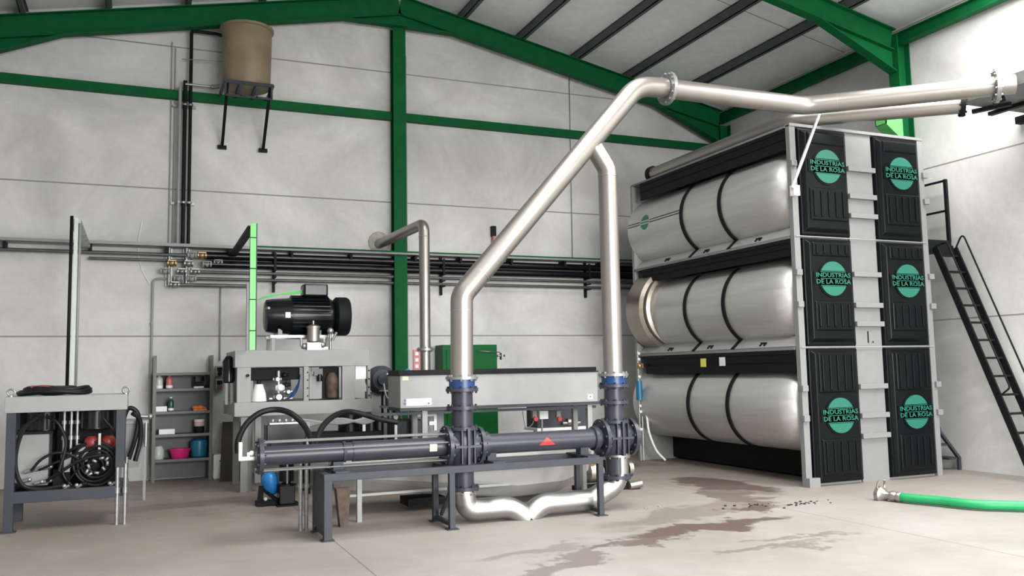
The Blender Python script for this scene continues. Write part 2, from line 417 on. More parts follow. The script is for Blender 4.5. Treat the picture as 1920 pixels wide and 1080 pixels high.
# thin seams between roof sheets
mb = MB()
for y in (8.2, 11.4):
    for sx in (-1, 1):
        x1 = XR if sx > 0 else XL
        mb.hexa([(APX,y,APZ+.184),(x1,y,rz(x1)+.184),(x1,y+.012,rz(x1)+.184),(APX,y+.012,APZ+.184)], [(APX,y,APZ+.189),(x1,y,rz(x1)+.189),(x1,y+.012,rz(x1)+.189),(APX,y+.012,APZ+.189)])
struct('trim_1', mb, 'mgrey')

# purlins: one C-profile each
pn = 0
for x in (-2.92, -1.74, -0.56, 0.62, 1.80, 2.98, 5.42, 6.60, 7.78, 8.96, 10.14):
    z = rz(x)
    mb = MB(); mb.box(x-.03, x-.018, 6.0, YB, z, z+.18); mb.box(x-.03, x+.05, 6.0, YB, z, z+.014); mb.box(x-.03, x+.05, 6.0, YB, z+.166, z+.18); mb.box(x+.042, x+.05, 6.0, YB, z+.014, z+.04)
    side = 'right' if x > APX else 'left'
    k = ['first', 'second', 'third', 'fourth', 'fifth', 'sixth'][int(round(abs(x-APX)/1.18))-1]
    single('roof_purlin', mb, 'purlin', 'dark grey steel roof purlin, %s to the %s of the ridge' % (k, side), 'roof beam', 'roof purlins running away under the roof sheets')

# green steel portal frames
def i_beam(mb, p, q, w, h, tf=.016, tw=.012, up=(0, 0, 1)):
    p, q, = Vector(p), Vector(q); d = (q-p).normalized(); u = Vector(up); s = d.cross(u).normalized(); u = s.cross(d)
    mb.bar(p + u*(h/2-tf/2), q + u*(h/2-tf/2), w, tf, up); mb.bar(p - u*(h/2-tf/2), q - u*(h/2-tf/2), w, tf, up); mb.bar(p, q, tw, h-2*tf, up)
def rafter(y, x_eave, name, label, grp):
    t = thing(name, label, 'roof beam', (APX, y, APZ - .5), grp)
    for sx in (-1, 1):
        xe = x_eave if sx > 0 else XL + (XR - x_eave)
        h = .36
        mb = MB(); p = Vector((APX, y, APZ - h/2)); q = Vector((xe, y, rz(xe) - h/2)); i_beam(mb, p, q, .17, h)
        emit('rafter_arm', mb, 'green', t)
        # haunch at the eave: tapered web under the rafter and its own flange
        mb = MB(); L0 = 1.5; xa = xe - sx*L0; za, zb = rz(xa)-h, rz(xe)-h
        mb.hexa([(xa, y-.006, za), (xe, y-.006, zb-.34), (xe, y+.006, zb-.34), (xa, y+.006, za)], [(xa, y-.006, za+.01), (xe, y-.006, zb), (xe, y+.006, zb), (xa, y+.006, za+.01)])
        mb.bar((xa, y, za), (xe, y, zb-.34), .17, .016); emit('eave_haunch', mb, 'green', t)
        # apex haunch
        mb = MB(); xa = APX + sx*1.0; za = rz(xa) - h; zc = APZ - h - .2
        mb.hexa([(APX, y-.006, zc), (xa, y-.006, za), (xa, y+.006, za), (APX, y+.006, zc)], [(APX, y-.006, APZ-h), (xa, y-.006, za+.01), (xa, y+.006, za+.01), (APX, y+.006, APZ-h)])
        mb.bar((APX, y, zc), (xa, y, za), .17, .016); emit('apex_haunch', mb, 'green', t)
    return t
rafter(14.72, 11.1, 'gable_rafter', 'green steel rafter pair along the top of the back gable wall', 'green portal rafters')
rafter(10.1, 11.05, 'portal_rafter', 'green steel rafter crossing the upper right corner to the right wall column', 'green portal rafters')
def h_column(x, y, z0, z1, label, w=.2, d=.22, across='x'):
    mb = MB()
    if across == 'x':
        mb.box(x-w/2, x+w/2, y-d/2, y-d/2+.016, z0, z1); mb.box(x-w/2, x+w/2, y+d/2-.016, y+d/2, z0, z1); mb.box(x-.006, x+.006, y-d/2+.016, y+d/2-.016, z0, z1)
    else:
        mb.box(x-d/2, x-d/2+.016, y-w/2, y+w/2, z0, z1); mb.box(x+d/2-.016, x+d/2, y-w/2, y+w/2, z0, z1); mb.box(x-d/2+.016, x+d/2-.016, y-.006, y+.006, z0, z1)
    return single('steel_column', mb, 'green', label, 'column')
h_column(4.2, 14.86, 0, APZ-.55, 'green steel column rising up the middle of the back wall to the ridge', .23, .2)
h_column(11.2, 14.75, 0, rz(11.1)-.3, 'green steel column in the far corner behind the cylinder press', .2, .26, 'y')
h_column(11.2, 10.1, 0, rz(11.05)-.1, 'green steel column on the right wall beside the press stack', .2, .26, 'y')
# crane corbel on the right column
mb = MB()
mb.box(10.72, 11.07, 9.98, 10.22, 5.46, 5.49)
mb.prism([(10.72, 9.99, 5.46), (11.07, 9.99, 5.46), (11.07, 9.99, 5.12), (10.8, 9.99, 5.3), (10.72, 9.99, 5.36)], (0, .015, 0))
mb.prism([(10.72, 10.195, 5.46), (11.07, 10.195, 5.46), (11.07, 10.195, 5.12), (10.8, 10.195, 5.3), (10.72, 10.195, 5.36)], (0, .015, 0))
mb.hexa([(10.72,9.99,5.35),(10.8,9.99,5.29),(10.8,10.2,5.29),(10.72,10.2,5.35)], [(10.72,9.99,5.36),(10.81,9.99,5.30),(10.81,10.2,5.30),(10.72,10.2,5.36)])
mb.hexa([(10.8,9.99,5.29),(11.07,9.99,5.11),(11.07,10.2,5.11),(10.8,10.2,5.29)], [(10.81,9.99,5.30),(11.07,9.99,5.12),(11.07,10.2,5.12),(10.81,10.2,5.30)])
mb.box(10.72, 10.735, 9.99, 10.21, 5.35, 5.46)
single('crane_corbel', mb, 'greenl', 'bright green steel corbel bracket on the right wall column', 'bracket')
# eave strut and girt
mb = MB(); i_beam(mb, (11.2, 6.5, rz(11.2)-.12), (11.2, YB-.15, rz(11.2)-.12), .14, .2)
single('eave_beam', mb, 'green', 'dark green eave beam running along the top of the right wall', 'beam')
mb = MB(); zg = 6.19
mb.box(XL, 4.08, 14.86, 14.99, zg-.07, zg+.07); mb.box(4.32, 11.1, 14.86, 14.99, zg-.07, zg+.07)
single('wall_girt', mb, 'green', 'green horizontal girt across the upper back wall', 'beam')
# conduit beside the middle column
mb = MB(); mb.box(4.36, 4.385, 14.95, 14.99, 0, 7.35)
single('column_conduit', mb, 'lgrey', 'thin light conduit running up beside the middle green column', 'conduit')

# ------------------------------------------------------------------ services on the back wall
YW = 14.84
def run(name, z, r, x0, x1, mat, label, cat, grp, y=YW, n=12):
    return single(name, MB().cyl((x0, y, z), (x1, y, z), r, n), mat, label, cat, grp)
# cable tray: a shallow channel
def tray(x0, x1, z, y0=14.72, y1=14.98):
    mb = MB(); mb.box(x0, x1, y0, y1, z, z+.006); mb.box(x0, x1, y0, y0+.006, z, z+.055); mb.box(x0, x1, y1-.006, y1, z, z+.055); return mb
t = thing('cable_tray', 'long cable tray with green edge along the back wall above the pipes', 'cable tray', (3, YW, 3.66))
emit('tray_channel', tray(XL+.02, 9.6, 3.66), 'mgrey', t)
mb = MB(); mb.box(1.75, 9.6, 14.712, 14.722, 3.70, 3.725); emit('green_edge_strip', mb, 'green', t, label='green edge strip')
mb = MB()
for i in range(4): mb.cyl((XL+.02, 14.76+.05*i, 3.70), (9.6, 14.76+.05*i, 3.70), .017, 6)
emit('cables', mb, 'mblack', t)
for x in (-1.9, -.75, .35, 1.3, 2.3, 3.3, 4.45, 5.3, 6.3, 7.4, 8.2):
    emit('tray_bracket', MB().box(x, x+.04, 14.74, 14.99, 3.56, 3.66), 'mblack', t)
G = 'pipes along the back wall'
run('wall_pipe', 3.55, .062, .95, 9.6, 'black', 'thick black pipe, upper one of the two along the back wall', 'pipe', G)
run('wall_pipe', 3.41, .062, .95, 9.6, 'black', 'thick black pipe, lower one of the two along the back wall', 'pipe', G)
run('wall_pipe', 3.28, .027, .85, 9.6, 'wallpipe', 'thin grey pipe just below the black pipes on the back wall', 'pipe', G)
run('wall_pipe', 3.17, .027, .70, 9.6, 'wallpipe', 'thin grey pipe, lower one under the black pipes on the back wall', 'pipe', G)
run('wall_pipe', 3.065, .03, .45, 1.68, 'wallpipe', 'short grey pipe, lowest of the stack, left of the bright green cable duct', 'pipe', G)
run('wall_pipe', 3.545, .028, XL+.02, .8, 'wallpipe', 'grey pipe under the cable tray on the far left of the back wall', 'pipe', G)
run('wall_pipe', 3.46, .024, -.75, .75, 'wallpipe', 'grey pipe stub, second below the cable tray left of the valves', 'pipe', G, y=14.9)
for i, x in enumerate((2.05, 5.0, 7.95)):
    mb = MB(); mb.box(x-.02, x+.02, 14.93, 14.98, 2.98, 3.66); mb.box(x-.02, x+.02, 14.74, 14.95, 3.325, 3.345); mb.box(x-.02, x+.02, 14.74, 14.95, 3.215, 3.235); mb.box(x-.02, x+.02, 14.74, 14.95, 3.115, 3.135); mb.box(x-.02, x+.02, 14.76, 14.78, 3.35, 3.62)
    single('pipe_hanger', mb, 'mblack', 'black pipe hanger on the back wall ' + ('behind the black motor', 'right of the bent steel pipe', 'just left of the second vertical steel pipe')[i], 'bracket', 'pipe hangers')
# manifold of valves where the risers meet the runs
t = thing('valve_manifold', 'cluster of brass and steel pipe valves at the left ends of the wall pipes', 'valves', (.7, 14.8, 3.05))
for (x, z, r) in ((.75,3.55,.06),(.9,3.55,.062),(.98,3.41,.055),(1.15,3.44,.045),(.7,3.41,.06),(.6,3.28,.05),(.8,3.28,.05),(.55,3.17,.05),(.75,3.17,.055),(.5,3.065,.05),(.45,3.41,.06),(.35,3.28,.05)):
    mb = MB(); mb.ball((x, 14.82, z), r, 1.0, 10); mb.cyl((x-.07, 14.82, z), (x-.045, 14.82, z), r*.95, 12); mb.cyl((x+.045, 14.82, z), (x+.07, 14.82, z), r*.95, 12); mb.cyl((x, 14.82, z), (x, 14.72, z+.03), .012, 8); mb.bar((x-.06, 14.72, z+.03), (x+.06, 14.72, z+.03), .012)
    emit('valve', mb, 'brass' if int(x*100) % 9 == 0 else ('mgrey' if int(x*20) % 2 else 'galv'), t)
mb = MB(); mb.box(.36, .46, 14.94, 14.99, 3.05, 3.7); mb.box(.62, .72, 14.94, 14.99, 3.05, 3.7); mb.cyl((.41, 14.86, 3.05), (.41, 14.86, 3.72), .025); mb.cyl((.67, 14.86, 3.06), (.67, 14.86, 3.72), .03)
emit('header_pipe', mb, 'galv', t)
# risers
G = 'vertical pipes on the back wall above the valves'
def riser(x, z0, z1, r, mat, label, y=YW): return single('riser_pipe', MB().cyl((x, y, z0), (x, y, z1), r, 10), mat, label, 'pipe', G)
riser(.53, 3.72, 6.32, .026, 'mgrey', 'mid grey vertical pipe, left one of the dark trio below the tank')
riser(.605, 3.72, 6.42, .032, 'mblack', 'dark vertical pipe in the middle of the dark trio below the tank')
riser(.40, 3.6, 7.1, .009, 'lgrey', 'thinnest pale vertical conduit, leftmost on the back wall beside the dark pipes', 14.97)
riser(.455, 3.6, 7.0, .009, 'lgrey', 'thin pale vertical conduit, second from left beside the dark pipes', 14.97)
mb = MB(); mb.pipe([(.69, YW, 3.72), (.69, YW, 7.28), (1.05, YW, 7.28), (1.22, YW-.2, 7.18)], .028, .06, 10)
single('riser_pipe', mb, 'mblack', 'black vertical pipe bending over to the top of the yellowish tank', 'pipe', G)
mb = MB(); mb.pipe([(.605, YW-.03, 6.36), (1.02, YW-.03, 6.36), (1.2, YW-.2, 6.36)], .02, .05, 8); mb.cyl((1.04, YW-.03, 6.36), (1.12, YW-.09, 6.36), .035, 8); mb.ball((1.02, YW-.03, 6.36), .035)
single('tank_feed_pipe', mb, 'galv', 'short horizontal pipe with valve at the foot of the yellowish tank', 'pipe')
mb = MB(); mb.cyl((.55, YW, 6.78), (1.3, 14.7, 6.78), .008, 6)
single('tank_sensor_line', mb, 'lgrey', 'thin pale line running from the pipes to the tank middle', 'pipe')
for z, g in ((6.02, 'upper'), (4.4, 'lower')):
    mb = MB(); mb.box(.42, .78, 14.93, 14.99, z-.02, z+.02)
    for x in (.53, .605, .69): mb.cyl((x, YW, z-.015), (x, YW, z+.015), .045, 12)
    single('pipe_clamp', mb, 'galv', g + ' wall clamp holding the trio of dark vertical pipes', 'bracket', 'riser clamps')
# tank on its stand, near the roof
t = thing('water_tank', 'yellowish round tank set high on the back wall near the rafter', 'tank', (1.53, 14.45, 6.27))
mb = MB(); mb.lathe((1.53, 14.45, 6.27), [(.36, 0), (.375, .03), (.385, .5), (.395, .98), (.0, .985)], 40); emit('tank_shell', mb, 'tank', t)
mb = MB(); mb.lathe((1.53, 14.45, 7.22), [(.395, 0), (.425, .01), (.425, .05), (.40, .06), (.30, .10), (0, .12)], 40); emit('tank_rim', mb, 'tank', t)
t = thing('tank_bracket', 'dark steel bracket frame with two slanting legs carrying the high tank', 'bracket', (1.53, 14.45, 5.4))
mb = MB()
for y in (14.08, 14.95): mb.bar((1.15, y, 6.24), (1.9, y, 6.24), .05)
for x in (1.15, 1.4, 1.65, 1.9): mb.bar((x, 14.08, 6.24), (x, 14.97, 6.24), .04)
emit('platform_frame', mb, 'dgrey', t)
mb = MB(); mb.bar((1.17, 14.08, 6.02), (1.88, 14.08, 6.02), .03); 
for x in (1.17, 1.4, 1.65, 1.88): mb.bar((x, 14.08, 6.02), (x, 14.08, 6.23), .03)
emit('front_grille', mb, 'dgrey', t)
for x in (1.2, 1.86):
    l = emit('leg', MB().bar((x, 14.1, 6.22), (x, 14.93, 5.42), .045), 'mblack', t)
    emit('foot_plate', MB().box(x-.07, x+.07, 14.93, 14.99, 5.36, 5.42), 'mblack', l)

# cable ducts that come off the tray towards the machines and drop down
def drop_duct(x, ybend, ytop, zt, zb, m1, m2, name, label):
    t = thing(name, label, 'cable duct', (x, ybend, zb))
    mb = MB(); mb.bar((x-.03, ytop, zt-.04), (x-.03, ybend, zt), .10, .05); emit('horizontal_arm', mb, 'mgrey' if m1 == 'mgrey' else 'mblack', t)
    emit('drop_channel', MB().box(x-.05, x+.025, ybend-.05, ybend-.03, zb, zt+.05), m1, t)
    mb = MB(); mb.box(x+.025, x+.04, ybend-.05, ybend+.03, zb, zt+.05); mb.box(x-.05, x-.04, ybend-.03, ybend+.03, zb, zt); emit('side_wall', mb, m2, t)
    mb = MB()
    for k in range(4): mb.box(x-.052, x+.027, ybend-.054, ybend-.03, zb+.25+k*.42, zb+.262+k*.42)
    emit('joint_strap', mb, 'mblack', t)
    return t
drop_duct(1.40, 12.15, 14.72, 3.60, 1.94, 'greenl', 'dgrey', 'green_cable_duct', 'bright green vertical cable duct left of the black motor')
t = thing('grey_cable_duct', 'slim grey green cable duct dropping from the wall tray to the left hose rack', 'cable duct', (-.77, 12.4, 1.42))
emit('horizontal_arm', MB().bar((-.79, 14.72, 3.62), (-.79, 12.4, 3.62), .13, .05), 'galv', t)
for k in range(6): emit('arm_rung', MB().bar((-.86, 14.5-k*.38, 3.60), (-.72, 14.5-k*.38, 3.60), .03), 'mgrey', t)
emit('drop_channel', MB().box(-.80, -.755, 12.37, 12.39, 1.2, 3.66), 'pale', t)
mb = MB(); mb.cyl((-.83, 12.36, 1.2), (-.83, 12.36, 3.68), .02, 8); emit('drop_cable', mb, 'mblack', t)
emit('drop_pipe', MB().cyl((-.735, 12.42, 1.2), (-.735, 12.42, 3.6), .016, 8), 'mgrey', t)

# bent stainless pipe out of the wall
t = thing('exhaust_pipe', 'bent stainless pipe leaving the back wall beside the green column and dropping down', 'pipe', (4.08, 13.0, .0))
mb = MB(); mb.pipe([(3.86, 14.99, 3.87), (4.08, 13.0, 3.93), (4.08, 13.0, 1.95)], .085, .16, 24); emit('bent_pipe', mb, 'ss', t)
emit('lower_pipe', MB().cyl((4.08, 13.0, 1.93), (4.08, 13.0, .0), .08, 24), 'ss', t)
emit('flange', MB().flange((4.08, 13.0, 1.95), (0,0,1), .135, .035, 6, .014), 'galv', t)
mb = MB(); mb.coil((4.08, 13.0, 3.72), .0865, .004, 1, (0,0,1)); emit('weld_seam', mb, 'mgrey', t)
mb = MB(); mb.lathe((3.87, 14.999, 3.9), [(.2, 0), (.19, .02), (.16, .035), (.0, .035)], 14, (0, -1, 0))
single('wall_patch', mb, 'plaster', 'rough round plaster patch where the bent steel pipe enters the wall', 'plaster patch')
# siren, small boxes
t = thing('wall_beacon', 'small black signal beacon on the back wall left of the slanted pipe', 'beacon', (6.04, 14.94, 3.95))
emit('beacon_body', MB().box(6.0, 6.08, 14.9, 14.99, 4.1, 4.29), 'mblack', t)
emit('beacon_lamp', MB().cyl((6.04, 14.93, 4.02), (6.04, 14.93, 4.1), .03), 'redl', t)
emit('beacon_base', MB().box(6.01, 6.07, 14.91, 14.99, 3.95, 4.02), 'lgrey', t)
mb = MB(); mb.cyl((7.70, 14.98, 3.75), (7.73, 14.98, 7.4), .008, 6)
single('wall_cable', mb, 'mgrey', 'thin grey cable hanging straight down the back wall left of the press stack', 'cable')
mb = MB(); mb.sweep(curve_pts([(.0, 14.98, 4.1), (-.05, 14.98, 3.7), (.0, 14.98, 3.35), (.13, 14.98, 3.08)]), .006, 6)
single('wall_cable', mb, 'white', 'thin white cable curving down the wall left of the valves', 'cable')
mb = MB(); mb.pipe([(.42, 14.9, 3.17), (.18, 14.95, 3.16), (.17, 14.95, 0.02)], .018, .08, 8)
for z in (2.45, 1.6, .8): mb.cyl((.17, 14.95, z-.012), (.17, 14.95, z+.012), .028, 8)
single('conduit', mb, 'lgrey', 'light grey conduit dropping to the floor at the left side of the shelf', 'conduit')
mb = MB(); mb.cyl((1.205, 14.97, 1.85), (1.205, 14.97, 3.05), .012, 8)
single('conduit', mb, 'lgrey', 'thin conduit leading down to the switch boxes on the wall', 'conduit')

# wall switches right of the shelf
for (z, m2, label) in ((1.68, 'mblack', 'grey switch box with a dark face on the wall right of the shelf, upper'), (1.47, 'dred', 'grey emergency stop box with a red knob on the wall right of the shelf, lower')):
    t = thing('switch_box', label, 'switch', (1.2, 14.93, z-.08))
    emit('box', MB().box(1.14, 1.27, 14.9, 14.99, z-.085, z+.085), 'mgrey', t, bevel=.006)
    mb = MB(); mb.box(1.165, 1.245, 14.885, 14.9, z+.0, z+.06); emit('label_plate', mb, 'mblack', t)
    emit('knob', MB().cyl((1.205, 14.9, z-.04), (1.205, 14.85, z-.04), .035, 16), m2, t)

# ------------------------------------------------------------------ steel shelf and what stands on it
SX0, SX1, SY0, SY1 = .205, 1.075, 14.55, 14.93
t = thing('metal_shelf', 'grey metal shelving unit with five shelves against the back wall', 'shelf', ((SX0+SX1)/2, 14.74, 0))
for x in (SX0, SX1):
    for y in (SY0, SY1):
        mb = MB(); s = 1 if x == SX0 else -1; mb.box(min(x, x+s*.045), max(x, x+s*.045), y-.003, y+.003, 0, 1.93); mb.box(x-.003, x+.003, min(y, y+(.045 if y == SY0 else -.045)), max(y, y+(.045 if y == SY0 else -.045)), 0, 1.93)
        emit('post', mb, 'shelfg', t)
for z in (1.665, 1.42, 1.07, .72, .34):
    mb = MB(); mb.box(SX0+.004, SX1-.004, SY0+.004, SY1-.004, z-.004, z); mb.box(SX0+.004, SX1-.004, SY0+.004, SY0+.008, z-.04, z-.004); mb.box(SX0+.004, SX1-.004, SY1-.008, SY1-.004, z-.04, z-.004)
    emit('shelf_board', mb, 'shelfg', t)
emit('back_panel', MB().box(SX0, SX1, SY1+.004, SY1+.01, .02, 1.665), 'shelfg', t)
for x in (SX0, SX1): emit('side_panel', MB().box(x-.002, x+.002, SY0+.01, SY1-.01, .34, 1.66), 'shelfg', t)
def bottle(x, y, z, r, h, mat, capm, label, cat='bottle', neck=.4):
    t = thing('bottle', label, cat, (x, y, z))
    mb = MB(); mb.lathe((x, y, z), [(r*.9, 0), (r, .01), (r, h*.62), (r*.85, h*.72), (r*neck, h*.82), (r*neck, h*.9)], 20); emit('bottle_body', mb, mat, t)
    emit('bottle_cap', MB().cyl((x, y, z+h*.9), (x, y, z+h), r*neck*1.15, 12), capm, t)
    emit('bottle_label', MB().cyl((x, y, z+h*.05), (x, y, z+h*.22), r*1.03, 20), 'white', t)
bottle(.29, 14.68, 1.42, .055, .235, 'pale', 'pale', 'pale clear plastic bottle at the left end of the top shelf level')
bottle(.44, 14.68, 1.42, .05, .23, 'redl', 'white', 'red and white bottle beside the pale bottle on the upper shelf')
bottle(.47, 14.7, 1.07, .042, .22, 'bottleg', 'white', 'dark green bottle with white cap on the second shelf')
t = thing('spray_lamp', 'black gadget with two upright horns on a white base, upper shelf right', 'device', (.87, 14.7, 1.42))
mb = MB(); mb.box(.80, .94, 14.65, 14.75, 1.445, 1.52); mb.box(.795, .825, 14.67, 14.73, 1.52, 1.60); mb.box(.925, .955, 14.67, 14.73, 1.52, 1.60); mb.box(.96, 1.02, 14.66, 14.74, 1.421, 1.46); emit('device_body', mb, 'mblack', t, bevel=.005)
emit('device_base', MB().box(.80, .945, 14.64, 14.76, 1.421, 1.444), 'white', t)
single('carton', MB().box(.25, .41, 14.6, 14.76, 1.071, 1.15), 'white', 'small white carton at the left of the second shelf', 'box', bevel=.004)
single('carton', MB().box(.30, .53, 14.6, 14.78, .721, .80), 'white', 'wide flat white carton on the third shelf', 'box', bevel=.004)
mb = MB(); mb.ball((.83, 14.7, 1.108), .05, .7); mb.ball((.90, 14.68, 1.112), .055, .72); mb.ball((.96, 14.7, 1.10), .045, .62); mb.box(.80, 1.0, 14.63, 14.76, 1.071, 1.085)
single('orange_rag', mb, 'orange', 'crumpled orange rag lying on the right of the second shelf', 'rag')
t = thing('plastic_jar', 'pink and white plastic jar with lid on the third shelf', 'jar', (.89, 14.69, .72))
mb = MB(); mb.lathe((.89, 14.69, .721), [(.07, 0), (.078, .02), (.078, .09), (.07, .10)], 24); emit('jar_base', mb, 'mblack', t)
mb = MB(); mb.lathe((.89, 14.69, .822), [(.07, 0), (.078, .01), (.078, .06), (.07, .07)], 24); emit('jar_body', mb, 'jar', t)
emit('jar_lid', MB().cyl((.89, 14.69, .893), (.89, 14.69, .93), .08, 24), 'white', t)
mb = MB(); mb.lathe((.30, 14.7, .341), [(.075, 0), (.085, .03), (.085, .14), (.06, .18), (.055, .2)], 22)
single('storage_jar', mb, 'pale', 'pale clear storage jar at the left end of the lowest shelf', 'jar')
mb = MB(); mb.lathe((.61, 14.7, .341), [(.11, 0), (.125, .02), (.155, .13), (.175, .135), (.175, .145), (.15, .14), (.115, .03), (.0, .02)], 32)
single('plastic_basin', mb, 'pink', 'bright pink plastic basin on the lowest shelf', 'basin')
mb = MB(); mb.lathe((.89, 14.72, .341), [(.09, 0), (.115, .02), (.13, .22), (.12, .26), (.06, .3), (0, .31)], 28)
single('plastic_bucket', mb, 'teal', 'teal blue rounded bucket on the lowest shelf', 'bucket')
t = thing('canister', 'white canister with green mark on the floor right of the shelf', 'canister', (1.17, 14.62, 0))
mb = MB(); mb.box(1.095, 1.25, 14.5, 14.72, 0, .38); emit('canister_body', mb, 'white', t, bevel=.02)
mb = MB(); mb.box(1.18, 1.24, 14.49, 14.5, .27, .29); mb.box(1.2, 1.22, 14.49, 14.5, .25, .31); emit('green_mark', mb, 'logod', t)
mb = MB(); mb.hexa([(1.16,14.1,0),(1.52,14.1,0),(1.52,14.16,0),(1.16,14.16,0)], [(1.26,14.9,.86),(1.55,14.9,.86),(1.55,14.96,.86),(1.26,14.96,.86)])
single('leaning_board', mb, 'board', 'dark brown board leaning against the back wall behind the press frame', 'board')

# grey hopper bin behind the left rack
t = thing('steel_hopper', 'grey steel hopper with black hose on top between the left rack and the shelf', 'hopper', (.05, 12.9, 0))
mb = MB(); mb.hexa([(-.12,12.7,.42),(.02,12.7,.42),(.02,13.1,.42),(-.12,13.1,.42)], [(-.25,12.6,1.0),(.12,12.6,1.0),(.12,13.2,1.0),(-.25,13.2,1.0)]); mb.box(-.26, .13, 12.58, 13.22, 1.0, 1.04)
emit('hopper_bin', mb, 'mgrey', t)
for x in (-.22, .08):
    for y in (12.62, 13.16): emit('leg', MB().box(x, x+.03, y, y+.03, 0, 1.0), 'mgrey', t)
mb = MB(); mb.sweep(curve_pts([(-.2,12.55,.95),(-.12,12.5,1.2),(.0,12.5,1.12),(-.02,12.5,.85),(-.1,12.52,.55)]), .03, 10); emit('suction_hose', mb, 'rubber', t)
mb = MB(); mb.cyl((-.02,12.7,1.09),(.14,12.7,1.08),.025); mb.ball((.15,12.7,1.08),.04); mb.cyl((.1,12.6,1.02),(.1,12.55,.7),.02); emit('coupling', mb, 'galv', t)

# ------------------------------------------------------------------ hose rack (hydraulic unit) on the left
RX0, RX1, RY0, RY1 = -1.30, -.11, 10.66, 11.6
t = thing('hydraulic_rack', 'grey steel rack at the far left filled with black hoses, valves and motors', 'machine', (-.7, 11.1, 0))
mb = MB(); mb.box(RX0, RX1, RY0, RY0+.08, 1.25, 1.42); mb.box(RX0, RX1, RY1-.08, RY1, 1.25, 1.42); mb.box(RX0, RX0+.08, RY0+.08, RY1-.08, 1.25, 1.42); mb.box(RX1-.08, RX1, RY0+.08, RY1-.08, 1.25, 1.42); mb.box(RX0+.08, RX1-.08, RY0+.08, RY1-.08, 1.30, 1.34)
emit('top_frame', mb, 'lgrey', t, bevel=.005)
for x in (RX0+.03, RX1-.1):
    for y in (RY0+.005, RY1-.085):
        zb = .0 if x < -1 else .62
        emit('leg', MB().box(x-.01, x+.08, y, y+.08, zb, 1.25), 'dgrey', t, bevel=.003)
emit('foot_plate', MB().box(RX0-.02, RX0+.14, RY0-.02, RY0+.11, 0, .012), 'dgrey', t)
for y in (RY0+.03, RY1-.06):
    for x in (RX1-.085, RX1-.005):
        l = emit('support_tube', MB().cyl((x, y, 0), (x, y, .66), .021, 12), 'galv', t)
        emit('tube_collar', MB().cyl((x, y, .34), (x, y, .40), .03, 12), 'galv', l)
mb = MB(); mb.box(RX0+.1, RX1-.09, RY0+.01, RY0+.07, .30, .42); mb.box(RX0+.1, RX1-.09, RY1-.07, RY1-.01, .30, .42); mb.box(RX0+.03, RX0+.09, RY0+.085, RY1-.085, .30, .42); mb.box(RX1-.09, RX1-.03, RY0+.07, RY1-.07, .30, .42); mb.box(RX0+.09, RX1-.09, RY0+.07, RY1-.07, .34, .36)
emit('lower_frame', mb, 'dgrey', t, bevel=.003)
# oil tank, black motors
k = emit('oil_tank', MB().box(-1.22, -.90, 11.0, 11.45, .44, 1.02), 'mgrey', t, bevel=.008)
emit('tank_lid', MB().box(-1.26, -.86, 10.97, 11.5, 1.0, 1.03), 'mblack', k)
for x0, x1 in ((-1.14, -.80), (-.66, -.24)):
    mb = MB(); mb.lathe(((x0+x1)/2, 11.25, 1.03), [((x1-x0)/2, 0), ((x1-x0)/2, .2), ((x1-x0)/2-.04, .24)], 24); 
    for i in range(14):
        a = 2*PI*i/14; r = (x1-x0)/2; c = Vector(((x0+x1)/2, 11.25, 0)); mb.bar(c + Vector((r*math.cos(a), r*math.sin(a), 1.04)), c + Vector((r*math.cos(a), r*math.sin(a), 1.22)), .02)
    emit('electric_motor', mb, 'black', t)
mb = MB(); mb.box(-.85, -.2, 11.35, 11.5, .6, 1.24); emit('control_panel', mb, 'mblack', t)
for x in (-.47, -.30):
    mb = MB(); mb.lathe((x, 10.92, .82), [(.04, 0), (.072, .03), (.078, .07), (.072, .11), (.04, .14)], 20); emit('filter_bowl', mb, 'dred', t, label='dark red round filter')
mb = MB(); mb.lathe((-.45, 11.2, .42), [(.24, 0), (.26, .03), (.26, .28), (.18, .34), (.05, .36)], 26); mb.box(-.85, -.68, 11.0, 11.3, .42, .60); emit('pump_block', mb, 'mblack', t)
mb = MB(); mb.box(-1.24, -.2, 11.5, 11.52, .42, 1.24); emit('darkening_sheet', mb, 'mblack', t)  # black sheet added at the back to darken the rack interior
emit('filter_bracket', MB().box(-.4, -.375, 10.84, 10.9, .72, .99), 'galv', t)
for x in (-.75, -.68, -.62):
    mb = MB(); mb.cyl((x, 10.95, .62), (x, 10.95, 1.24), .016, 10)
    for z in (.75, .95, 1.12): mb.cyl((x, 10.95, z-.02), (x, 10.95, z+.02), .028, 10)
    emit('pressure_pipe', mb, 'galv', t)
mb = MB(); mb.box(-.74, -.68, 10.9, 10.96, .58, .78); mb.box(-.62, -.5, 10.9, 10.98, .68, .88); mb.cyl((-.56, 10.88, .80), (-.56, 10.9, .8), .04); emit('white_valve_block', mb, 'lgrey', t)
for (x, z) in ((-1.08, .60), (-1.10, .50), (-.98, .62), (-.98, .47), (-.9, .63), (-.90, .48)):
    mb = MB(); mb.cyl((x-.04, 10.9, z), (x+.035, 10.9, z+.02), .02, 8); mb.ball((x+.03, 10.9, z+.02), .026); emit('hose_coupling', mb, 'galv', t)
for (cx, cz, r, tr) in ((-.42, .66, .235, .02), (-.42, .655, .19, .018), (-.41, .65, .15, .018), (-.43, .66, .115, .016), (-.42, .64, .08, .016), (-.48, .62, .27, .017)):
    mb = MB(); mb.coil((cx, 10.82 + r*.25, cz), r, tr, 1.0, (.12, 1, .06), 0, 40, .04); emit('coiled_hose', mb, 'rubber', t)
